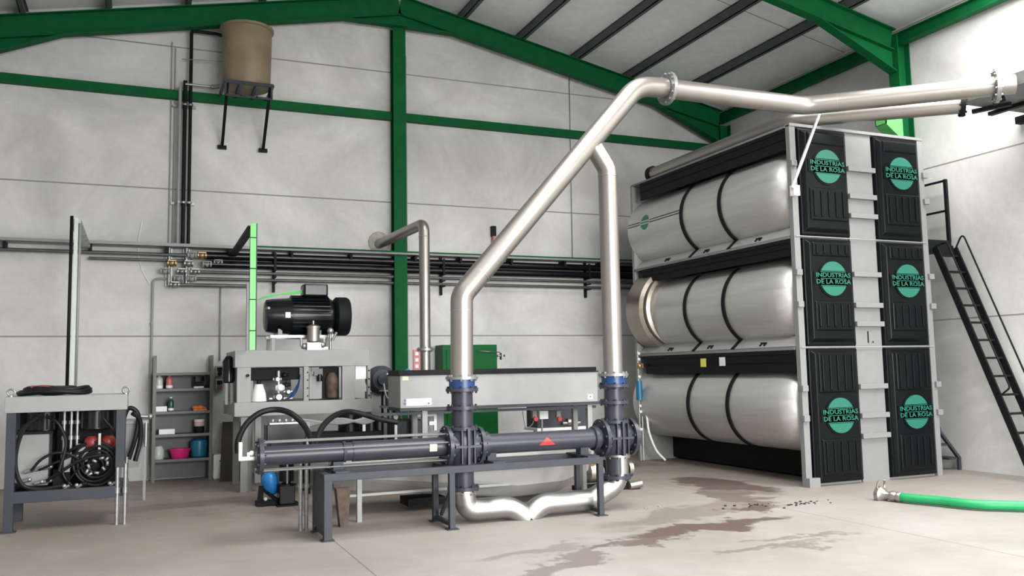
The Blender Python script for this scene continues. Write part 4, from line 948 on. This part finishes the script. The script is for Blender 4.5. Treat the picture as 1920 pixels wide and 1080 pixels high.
# ------------------------------------------------------------------ stainless pipework
t = thing('steel_pipeline', 'large stainless pipeline: left riser, long slanted run and high level pipe to the right', 'pipe', (R1X, PY, 1.545))
HZ = 5.03; PR = .122
corner = (3.2, PY, 2.33); top = (5.62, PY, HZ)
emit('riser', MB().cyl((R1X, PY, 1.545), (3.2, PY, 2.26), PR, 36), 'ss', t)
mb = MB(); mb.pipe([(3.2, PY, 2.26), (3.2, PY, 2.42), (5.50, PY, HZ-.02), (5.9, PY, HZ)], PR, .42, 36, 9); emit('slanted_pipe', mb, 'ss', t)
emit('flange', MB().flange((5.93, PY, HZ), (1, 0, 0), .205, .045, 12, .014), 'galv', t)
mb = MB(); mb.pipe([(5.95, PY, HZ), (8.06, PY, HZ), (9.78, 7.40, HZ)], PR, .45, 36, 8); emit('high_pipe', mb, 'ss', t)
d = Vector((9.78-8.06, 7.40-PY, 0)).normalized()
emit('flange', MB().flange((9.80, 7.38, HZ), d, .21, .05, 12, .014), 'galv', t)
mb = MB(); mb.cyl((9.82, 7.36, HZ), (9.955, 7.245, HZ), PR, 30); emit('end_stub', mb, 'ss', t)
for (p, ax) in (((3.2, PY, 2.26), (0,0,1)), ((3.42, PY, 2.66), (2.3,0,2.6)), ((8.38, 8.6, HZ), tuple(d))):
    axv = Vector(ax).normalized(); mb = MB(); mb.cyl(Vector(p)-axv*.005, Vector(p)+axv*.005, PR+.003, 36); emit('weld_bead', mb, 'ssx', t)
mb = MB(); mb.pipe([(R2X, PY, 1.545), (R2X, PY, 3.95), (4.88, PY, 4.2)], .112, .2, 32); emit('branch_riser', mb, 'ss', t)
emit('weld_bead', MB().cyl((R2X, PY, 3.86), (R2X, PY, 3.875), .116, 32), 'ssx', t)
mb = MB(); mb.cyl((5.22, PY+.18, 1.5), (5.22, PY+.18, 1.52), .02)
mb.bm.free()
# second high pipe
t = thing('return_pipe', 'stainless pipe lying along the top of the press stack and turning right', 'pipe', (8.36, 11, HZ-.12))
mb = MB(); mb.pipe([(8.36, 13.05, 5.03), (8.36, 9.42, 5.03), (9.98, 8.03, 5.0)], .118, .4, 32, 8); emit('long_pipe', mb, 'ss', t)
emit('end_collar', MB().cyl((8.36, 13.02, 5.03), (8.36, 13.09, 5.03), .15, 28), 'mblack', t)
d2 = Vector((1.62, -1.39, -.03)).normalized(); e_ = Vector((9.98, 8.03, 5.0)); emit('blind_flange', MB().flange(e_, d2, .16, .05, 8, .014), 'mblack', t)
for y in (12.6, 11.0, 9.7): emit('pipe_saddle', MB().box(8.26, 8.46, y-.03, y+.03, 4.87, 4.93), 'galv', t)
# diagonal white stay
mb = MB(); mb.bar(at(1536, 214, 1, 8.95), at(1485, 352, 1, 9.08), .045, .03); mb.box(8.0, 8.1, 9.06, 9.14, 3.86, 4.0)
single('pipe_stay', mb, 'white', 'slanting white flat bar holding the high pipe at the press corner', 'bracket')
# flat grey support under the far right pipe end
t = thing('pipe_header_box', 'flat grey steel duct on the right wall that the high pipes run into', 'duct', (10.6, 7.55, 5.0))
mb = MB(); mb.box(9.95, 11.34, 6.9, 8.02, 5.0, 5.17); emit('duct_body', mb, 'shelfg', t, bevel=.006)
emit('duct_bracket', MB().box(10.62, 10.70, 7.1, 8.15, 4.95, 5.0), 'mblack', t)
emit('duct_bracket', MB().bar((10.28, 8.12, 4.96), (10.52, 7.72, 4.98), .07, .05), 'mblack', t)
emit('end_bracket', MB().box(11.22, 11.33, 7.0, 8.2, 4.9, 5.0), 'mblack', t)
mb = MB(); mb.cyl((10.02, 7.62, 4.93), (10.10, 7.50, 4.97), .065); emit('drain_cap', mb, 'mblack', t)

# floor elbows that meet between the columns
mb = MB(); mb.pipe([(R1X, PY, .35), (R1X+.04, PY, .135), (3.72, PY-.02, .135), (3.90, PY-.05, .0)], .118, .32, 32, 8)
t = thing('floor_elbow', 'stainless elbow pipe curving from the left valve column down to the floor', 'pipe', (3.5, PY, 0), 'floor elbows'); emit('elbow_pipe', mb, 'ssx', t); emit('collar', MB().flange((R1X, PY, .335), (0,0,1), .15, .025, 8, .01), 'ss', t)
mb = MB(); mb.pipe([(R2X+.03, PY, .62), (R2X+.03, PY, .30), (4.72, PY, .135), (4.08, PY-.02, .135), (3.90, PY-.05, .0)], .118, .34, 32, 8)
t = thing('floor_elbow', 'longer stainless elbow pipe curving from the right valve column along the floor', 'pipe', (4.5, PY, 0), 'floor elbows'); emit('elbow_pipe', mb, 'ssx', t); emit('collar', MB().flange((R2X+.02, PY, .61), (0,0,1), .155, .025, 8, .01), 'ss', t)

# stainless trough behind the pump
t = thing('steel_trough', 'long stainless hopper trough lying low behind the pump stand', 'trough', (3.8, 10.1, 0))
def trough_sec(x, zb):
    return [(x, 9.6, .62), (x, 9.60+.12*(.62-zb)/.5, zb+.16), (x, 9.95, zb), (x, 10.25, zb), (x, 10.54, zb+.16), (x, 10.6, .62)]
mb = MB(); secs = [trough_sec(2.1, .30), trough_sec(4.2, .07), trough_sec(4.8, .09), trough_sec(5.13, .20)]
rows = [[mb.bm.verts.new(p) for p in s_] for s_ in secs]
for a_, b_ in zip(rows, rows[1:]):
    for k in range(5): mb.quad([a_[k], a_[k+1], b_[k+1], b_[k]])
mb.quad(rows[0]); mb.quad(rows[-1][::-1]); mb.quad([rows[0][0], rows[1][0], rows[2][0], rows[3][0], rows[3][5], rows[2][5], rows[1][5], rows[0][5]])
emit('trough_shell', mb, 'sheet', t)
for y0_ in (9.555, 10.605): emit('rim', MB().box(2.05, 5.2, y0_, y0_+.04, .60, .64), 'sheet', t)
emit('cover_sheet', MB().hexa([(2.1,9.6,.642),(5.13,9.6,.642),(5.13,10.6,.76),(2.1,10.6,.76)], [(2.1,9.6,.650),(5.13,9.6,.650),(5.13,10.6,.768),(2.1,10.6,.768)]), 'sheet', t)
emit('lower_rail', MB().box(2.0, 4.0, 9.52, 9.55, .27, .295), 'mgrey', t)
for x in (2.2, 4.95):
    for y in (9.5, 10.6): emit('leg', MB().box(x, x+.05, y, y+.05, 0, .60), 'mgrey', t)
mb = MB(); mb.box(2.9, 3.35, 9.95, 10.3, .05, .14); emit('drive_box', mb, 'mblack', t)
# rusty stand leg and box under it
mb = MB(); mb.hexa([(1.97,9.28,0),(2.05,9.28,0),(2.05,9.4,0),(1.97,9.4,0)], [(1.93,9.3,.40),(2.08,9.3,.40),(2.08,9.42,.40),(1.93,9.42,.40)])
single('rusty_support', mb, 'rust', 'rusty brown support block behind the left pump stand leg', 'block')
t = thing('small_pump', 'small chrome and black pump on the floor right of the stainless trough', 'pump', (5.9, 10.4, 0))
emit('pump_base', MB().box(5.35, 6.2, 10.25, 10.6, 0, .06), 'mblack', t)
mb = MB(); mb.lathe((5.45, 10.4, .24), [(.08, 0), (.14, .03), (.14, .16), (.09, .2), (.08, .26)], 22, (1, 0, 0)); emit('pump_head', mb, 'ss', t)
mb = MB(); mb.lathe((5.72, 10.4, .25), [(.12, 0), (.14, .02), (.14, .3), (.11, .34)], 22, (1, 0, 0)); mb.box(5.75, 6.05, 10.3, 10.5, .06, .15); emit('pump_motor', mb, 'black', t)
mb = MB(); mb.lathe((6.07, 10.4, .25), [(.05, 0), (.11, .01), (.11, .07), (.05, .08)], 20, (1, 0, 0)); mb.cyl((6.0, 10.2, .05), (6.18, 10.2, .07), .05); emit('chrome_cap', mb, 'ss', t)
emit('suction_port', MB().cyl((5.5, 10.35, .3), (5.5, 10.3, .46), .05), 'brass', t)

# ------------------------------------------------------------------ the big press stack
X0, X1, Y0, Y1, ZT = 8.10, 10.50, 9.25, 13.35, 4.85
t = thing('press_stack', 'huge three tier stack of steel press cylinders with black front doors', 'machine', ((X0+X1)/2, (Y0+Y1)/2, 0))
TZ = (4.02, 2.52, 1.02)
# end plates and frame
mb = MB(); mb.box(X0, X1, Y1-.03, Y1, 0, ZT); mb.box(X0-.03, X0+.05, Y1-.05, Y1+.02, 0, ZT); emit('rear_end_plate', mb, 'lgrey', t)
emit('front_end_plate', MB().box(X0, X1, Y0, Y0+.04, 0, ZT), 'pressg', t)
for x in (X0-.02, X1-.06):
    mb = MB(); mb.box(x, x+.10, Y0-.06, Y0+.02, 0, ZT+.02); emit('front_post', mb, 'pressg', t, bevel=.004)
emit('top_rail', MB().box(X0-.02, X1+.04, Y0-.07, Y0+.02, ZT, ZT+.04), 'pressg', t)
for z in (3.335, 1.835):
    mb = MB(); mb.box(X0-.01, X1, Y0+.04, Y1-.03, z-.02, z); mb.box(X0-.03, X0-.01, Y0+.04, Y1-.03, z-.03, z+.01); emit('tier_plate', mb, 'pressg', t)
emit('top_plate', MB().box(X0-.03, X1, Y0+.02, Y1, ZT-.01, ZT+.02), 'pressg', t)
# black beams
for z0, z1 in ((4.54, 4.84), (3.08, 3.31), (1.50, 1.80)):
    mb = MB(); mb.box(X0-.02, X0+.02, Y0+.04, Y1-.30, z0, z1); mb.box(X0-.03, X0-.02, Y0+.04, Y1-.30, z1-.05, z1); mb.box(X0-.03, X0-.02, Y0+.04, Y1-.30, (z0+z1)/2-.01, (z0+z1)/2+.01); emit('black_side_beam', mb, 'mblack', t, label='black side beam')
emit('yellow_sticker', MB().box(X0-.036, X0-.031, 11.28, 11.42, 1.60, 1.73), 'yellow', t); emit('white_sticker', MB().box(X0-.036, X0-.031, 10.80, 10.94, 1.61, 1.74), 'white', t)
# cylinders
CR = .61
def arc_pts(cx, cz, r, a0, a1, y, n=24): return [Vector((cx + r*math.cos(math.radians(a0+(a1-a0)*k/n)), y, cz + r*math.sin(math.radians(a0+(a1-a0)*k/n)))) for k in range(n+1)]
for ti, cz in enumerate(TZ):
    for ci, cx in enumerate((8.57, 9.90)):
        mb = MB(); mb.lathe((cx, Y0+.045, cz), [(CR-.17, 0), (CR-.09, .05), (CR-.035, .13), (CR-.006, .24), (CR, .36), (CR, .8), (CR, 2.4), (CR, Y1-Y0-.08)], 64, (0, 1, 0)); c = emit('press_cylinder', mb, 'ssy', t)
        if ci: continue
        for sy in (11.6, 10.6):
            a1 = 242 if ti < 2 else 262
            inner, outer = arc_pts(cx, cz, CR-.004, 120, a1, sy), arc_pts(cx, cz, CR+.022, 120, a1, sy)
            mb = MB()
            for k in range(24):
                v = Vector((0, .07, 0)); mb.hexa([inner[k], outer[k], outer[k]+v, inner[k]+v], [inner[k+1], outer[k+1], outer[k+1]+v, inner[k+1]+v])
            if ti < 2: mb.bar((8.255, sy+.035, cz-.53), (8.085, sy+.035, cz-.675), .075, .03, up=(1, 0, -1))
            emit('strap', mb, 'mblack', c, label='black strap')
        if ti == 0:     # decal on the top cylinder
            ay = 12.75
            def on_cyl(y, dz, r=CR+.004): return Vector((cx - math.sqrt(r*r - dz*dz), y, cz + dz))
            mb = MB(); zc = .08; n = 20
            for (lo, hi) in ((-.13, -.035), (-.01, .01), (.035, .13)):
                for k in range(8):
                    u0, u1 = lo+(hi-lo)*k/8, lo+(hi-lo)*(k+1)/8; w0, w1 = math.sqrt(max(.0001, .13**2-u0*u0)), math.sqrt(max(.0001, .13**2-u1*u1))
                    a = [on_cyl(ay-w0, zc+u0), on_cyl(ay+w0, zc+u0), on_cyl(ay+w1, zc+u1), on_cyl(ay-w1, zc+u1)]
                    mb.hexa([p + Vector((.006, 0, 0)) for p in a], a)
            emit('round_decal', mb, 'logod', c, label='green round decal')
            mb = MB()
            for u in (-.022, .022):
                for (ya, yb) in ((11.68, 12.60), (12.90, 13.3)):
                    a = [on_cyl(ya, zc+u-.006), on_cyl(yb, zc+u-.006), on_cyl(yb, zc+u+.006), on_cyl(ya, zc+u+.006)]; mb.hexa([p + Vector((.006, 0, 0)) for p in a], a)
            emit('decal_stripes', mb, 'mblack', c)
# sloping collector trays under the two upper cylinders
for cz in TZ[:2]:
    mb = MB(); mb.hexa([(8.26, Y0+.04, cz-.535), (8.26, Y1-.05, cz-.535), (8.26, Y1-.05, cz-.52), (8.26, Y0+.04, cz-.52)], [(8.10, Y0+.04, cz-.68), (8.10, Y1-.05, cz-.68), (8.09, Y1-.05, cz-.665), (8.09, Y0+.04, cz-.665)])
    k = emit('collector_tray', mb, 'ssy', t)
    for y in (12.35, 11.25, 10.0):
        mb = MB(); mb.bar((8.15, y-.06, cz-.60), (8.15, y+.06, cz-.60), .02); mb.bar((8.14, y-.05, cz-.62), (8.11, y-.05, cz-.64), .025); mb.bar((8.14, y+.04, cz-.62), (8.11, y+.04, cz-.64), .025); emit('tray_latch', mb, 'mblack', k)
# end drum on the middle cylinder
mb = MB(); mb.lathe((8.53, 12.62, 2.60), [(.60, 0), (.66, .02), (.66, .12), (.72, .16), (.72, .60), (.66, .62)], 64, (0, 1, 0)); emit('end_drum', mb, 'ring', t, label='bronze tinted steel end drum')
# black block, enlarged to stand in for the shadow under the bottom cylinders
mb = MB(); mb.box(8.75, 10.4, Y0+.04, Y1-.04, .03, .5); emit('shadow_block', mb, 'mblack', t)
# grey middle ladder strip with ribs
CX0, CX1 = 9.08, 9.56
emit('middle_panel', MB().box(CX0, CX1, Y0-.03, Y0, 0, ZT), 'pressg', t)
for z in (4.33, 3.94, 3.665, 2.84, 2.41, 2.15, 1.29, .895, .62): emit('panel_rib', MB().box(CX0+.0, CX1+.02, Y0-.085, Y0-.03, z-.035, z+.035), 'pressg', t, bevel=.006)
text_part('number_mark', '1.', .24, 'mblack', t, (9.34, Y0-.031, 1.96), thick=.001)
for z in (4.33, 3.94, 2.84, 2.41, 1.29, .895):
    for x in (X0-.0, X1+.02): emit('hinge_block', MB().box(x-.035, x+.06, Y0-.10, Y0-.05, z-.04, z+.04), 'pressg', t, bevel=.005)
emit('corner_foot', MB().box(X0-.02, X0+.16, Y0-.12, Y0-.06, 0, .12), 'pressg', t)
for z in (3.335, 1.835): emit('seam_bar', MB().box(X0, X1, Y0-.075, Y0-.06, z-.006, z+.006), 'mgrey', t)
# moulded black doors
def frus(mb, x0, x1, z0, z1, ya, yb, ins):
    mb.hexa([(x0, ya, z0), (x1, ya, z0), (x1, ya, z1), (x0, ya, z1)], [(x0+ins, yb, z0+ins), (x1-ins, yb, z0+ins), (x1-ins, yb, z1-ins), (x0+ins, yb, z1-ins)])
doors = []
for ci, (dx0, dx1) in enumerate(((8.20, 9.07), (9.575, 10.43))):
    for ti, (z0, z1) in enumerate(((3.35, 4.84), (1.85, 3.32), (.03, 1.82))):
        cxm = (dx0+dx1)/2 + .02; lz = (4.31, 2.76, .92)[ti]
        mb = MB(); frus(mb, dx0, dx1, z0, z1, Y0-.02, Y0-.07, .015)
        bot = .16 if ti < 2 else .06
        frus(mb, dx0+.04, dx1-.03, z0+bot*.3, z1-.03, Y0-.07, Y0-.115, .05)
        # recess-edged raised panels above and below the badge, and vertical ribs
        zl0, zl1 = z0+bot+.04, lz-.30; zu0, zu1 = lz+.30, z1-.06
        if zl1-zl0 > .15: frus(mb, dx0+.12, dx1-.08, zl0, zl1, Y0-.115, Y0-.135, .02)
        if zu1-zu0 > .15: frus(mb, dx0+.12, dx1-.08, zu0, zu1, Y0-.115, Y0-.135, .02)
        for k in range(5):
            x = dx0+.19+k*(dx1-dx0-.36)/4
            if zl1-zl0 > .2: frus(mb, x-.022, x+.022, zl0+.05, zl1-.04, Y0-.135, Y0-.15, .008)
            if zu1-zu0 > .2: frus(mb, x-.022, x+.022, zu0+.03, zu1-.03, Y0-.135, Y0-.15, .008)
        d = emit('press_door', mb, 'plastic', t, bevel=.008, label='moulded black door')
        # badge: a raised disc cut by two dark bands with lettering
        yb = Y0-.118; R = .235
        mb = MB(); mb.cyl((cxm, yb+.01, lz), (cxm, yb-.006, lz), R+.025, 40); emit('badge_rim', mb, 'plastic', d)
        mb = MB()
        for (lo, hi) in ((-R, -.105), (.105, R)):
            pts = []
            for k in range(25):
                z = lo + (hi-lo)*k/24; pts.append((math.sqrt(max(0, R*R - z*z)), z))
            poly = [(cxm+w, yb-.006, lz+z) for w, z in pts] + [(cxm-w, yb-.006, lz+z) for w, z in reversed(pts)]
            ded = [poly[0]]
            for p in poly[1:]:
                if (Vector(p)-Vector(ded[-1])).length > 1e-4 and (Vector(p)-Vector(ded[0])).length > 1e-4: ded.append(p)
            mb.prism(ded, (0, -.012, 0))
        emit('round_badge', mb, 'logo', d, label='green round badge')
        mb = MB()
        for (u0, u1) in ((.088, .096), (-.004, .004), (-.098, -.09)): mb.box(cxm-.22, cxm+.22, yb-.014, yb-.006, lz+u0, lz+u1)
        emit('badge_lines', mb, 'logo', d)
        text_part('badge_lettering', 'INDUSTRIAS', .084, 'logo', d, (cxm, yb-.011, lz+.045), .60, thick=.004, bold=.0012)
        text_part('badge_lettering', 'DE LA ROSA', .084, 'logo', d, (cxm, yb-.011, lz-.045), .60, thick=.004, bold=.0012)
        mb = MB(); mb.box(cxm-.33, cxm+.33, yb-.006, yb+.01, lz-.09, lz+.09); emit('lettering_band', mb, 'plastic', d)
# pneumatic valve line at the rear corner
t = thing('pneumatic_line', 'slim vertical air line with a blue cylinder at the rear corner of the press stack', 'pipe', (7.95, 13.1, 0))
mb = MB(); mb.cyl((7.95, 13.1, 0.02), (7.95, 13.1, 1.9), .018, 10); mb.cyl((8.02, 13.12, 0.02), (8.02, 13.12, 1.2), .014, 8); emit('air_pipe', mb, 'galv', t)
emit('blue_actuator', MB().cyl((7.93, 13.05, 1.05), (7.93, 13.05, 1.38), .055, 18), 'teal', t, label='blue air cylinder')
mb = MB(); mb.box(7.89, 8.0, 13.0, 13.06, 1.60, 1.68); mb.ball((7.93, 13.02, 1.64), .05); emit('brass_valve', mb, 'brass', t)
mb = MB(); mb.box(8.0, 8.12, 13.0, 13.04, 1.62, 1.68); emit('black_valve', mb, 'mblack', t)
mb = MB()
for z in (.85, .95, .55, 1.45, 1.85, 1.75): mb.ball((7.96, 13.08, z), .03)
emit('white_fittings', mb, 'white', t)
mb = MB(); mb.sweep(curve_pts([(7.98, 13.0, 1.1), (8.02, 12.98, .8), (8.04, 12.95, .5), (8.14, 12.9, .2), (8.28, 12.85, .03)]), .02, 8); emit('white_hose', mb, 'white', t, label='white air hose')

# ------------------------------------------------------------------ ladder, platform, step, hose
LX0, LX1 = 10.82, 11.22
lt = Vector((0, 9.32, 3.30)); lb = Vector((0, 8.0, 0.0))
t = thing('access_ladder', 'steep black steel ladder with handrails leaning down right of the press stack', 'ladder', (11.0, 8.7, 0))
for x in (LX0, LX1):
    emit('side_rail', MB().bar((x, lt.y, lt.z), (x, lb.y, lb.z), .03, .10, up=(0, 1, 0)), 'mblack', t)
n = 13
for k in range(n):
    w = (k+.5)/n; p = lt.lerp(lb, w); emit('rung', MB().bar((LX0, p.y, p.z), (LX1, p.y, p.z), .05, .03), 'mblack', t)
for x in (LX0+.02, LX1+.03):
    o = Vector((0, -.17, .12)); a, b = lt.lerp(lb, .02)+o, lt.lerp(lb, .66)+o
    if x > 11: a, b = lt.lerp(lb, -.03)+o, lt.lerp(lb, .75)+o
    q = lt.lerp(lb, .66 if x < 11 else .75)
    mb = MB(); mb.pipe([(x, lt.y-.01, lt.z+.02), (x, a.y, a.z), (x, b.y, b.z), (x, q.y, q.z)], .013, .06, 8); emit('handrail', mb, 'mblack', t)
t = thing('access_platform', 'small black platform with guard rail at the top of the ladder', 'platform', (10.9, 9.6, 3.3))
emit('platform_deck', MB().box(10.52, 11.2, 9.35, 10.0, 3.26, 3.42), 'mblack', t)
mb = MB(); mb.box(10.9, 11.2, 9.32, 9.35, 3.2, 3.34); emit('kick_plate', mb, 'mblack', t)
for (x, y) in ((11.18, 9.37),):
    emit('guard_post', MB().bar((x, y, 3.4), (x, y, 4.36), .045), 'mblack', t)
for z in (4.34, 3.88):
    emit('guard_rail', MB().bar((11.18, 9.37, z), (11.18, 10.0, z), .03), 'mblack', t); 
emit('guard_post', MB().bar((11.18, 9.98, 3.4), (11.18, 9.98, 4.36), .045), 'mblack', t)
t = thing('step_stool', 'low dark grey step unit with two treads behind the press stack corner', 'steps', (11.0, 9.8, 0))
for y in (9.55, 10.0):
    emit('side_stringer', MB().bar((10.9, y, .62), (11.31, y, .16), .04, .05, up=(0, 1, 0)), 'dgrey', t)
    emit('leg', MB().box(11.27, 11.32, y-.02, y+.02, 0, .17), 'dgrey', t); emit('leg', MB().box(10.72, 10.77, y-.02, y+.02, 0, .62), 'dgrey', t)
    emit('top_bar', MB().box(10.70, 10.95, y-.02, y+.02, .60, .65), 'dgrey', t)
for (x0, x1, z) in ((10.72, 10.94, .62), (10.95, 11.12, .38), (11.1, 11.3, .17)): emit('tread', MB().box(x0, x1, 9.55, 10.0, z-.015, z+.015), 'dgrey', t)
mb = MB(); mb.pipe([(10.52, 9.35, 1.40), (10.68, 9.35, 1.40), (10.68, 9.35, 1.07), (10.55, 9.35, 1.07)], .02, .03, 10)
single('grab_handle', mb, 'mblack', 'black grab handle on the right side of the press stack', 'handle')

t = thing('transfer_hose', 'thick green hose with a chrome coupling lying on the floor at the right', 'hose', (8.2, 7.2, 0))
def F(px, py, z): return at(px, py, 2, z)
pts = [F(1688, 932, .062), F(1705, 934, .062), F(1760, 939, .062), F(1830, 946, .062), F(1920, 949, .062)]
d = (pts[-1]-pts[-2]).normalized(); pts.append(pts[-1] + d*1.6)
mb = MB(); mb.sweep(curve_pts(pts, 10), .052, 20); emit('green_hose', mb, 'hose', t)
p0, p1 = F(1688, 932, .062), F(1705, 934, .062); ax = (p0-p1).normalized()
mb = MB(); mb.lathe(p0 - ax*.02, [(.05, 0), (.058, .01), (.058, .05), (.045, .06), (.06, .09), (.06, .13), (.045, .14)], 22, ax); emit('ferrule', mb, 'ss', t)
mb = MB(); mb.lathe(p0 + ax*.12, [(.045, 0), (.05, .05), (.085, .10), (.10, .11), (.10, .16), (.085, .165)], 26, ax); emit('coupling_head', mb, 'ss', t)
mb = MB(); q = p0 + ax*.24
for s in (-1, 1):
    sd = Vector((-ax.y, ax.x, 0))*s
    mb.sweep(curve_pts([q + sd*.06 + Vector((0,0,.06)), q + sd*.07 + Vector((0,0,.12)), q - ax*.02 + sd*.05 + Vector((0,0,.17))]), .012, 8)
emit('cam_lever', mb, 'ss', t)
# dried skins on the floor
for i, (px, py, n, lab) in enumerate(((1505, 944, 26, 'scatter of dark dried grape skins on the floor before the press stack'), (1410, 948, 14, 'dark dried scraps on the wet stain left of the larger scatter'), (1215, 955, 9, 'small light grey rubble crumbs on the floor right of the pump stand'))):
    c = F(px, py, 0); mb = MB()
    for k in range(n):
        x, y = c.x + random.gauss(0, .22 if i < 2 else .15), c.y + random.gauss(0, .07); r = random.uniform(.008, .022); mb.ball((x, y, r*.35), r, .4, 6)
    o = single('floor_debris', mb, 'debris' if i < 2 else 'mgrey', lab, 'debris'); o['kind'] = 'stuff'
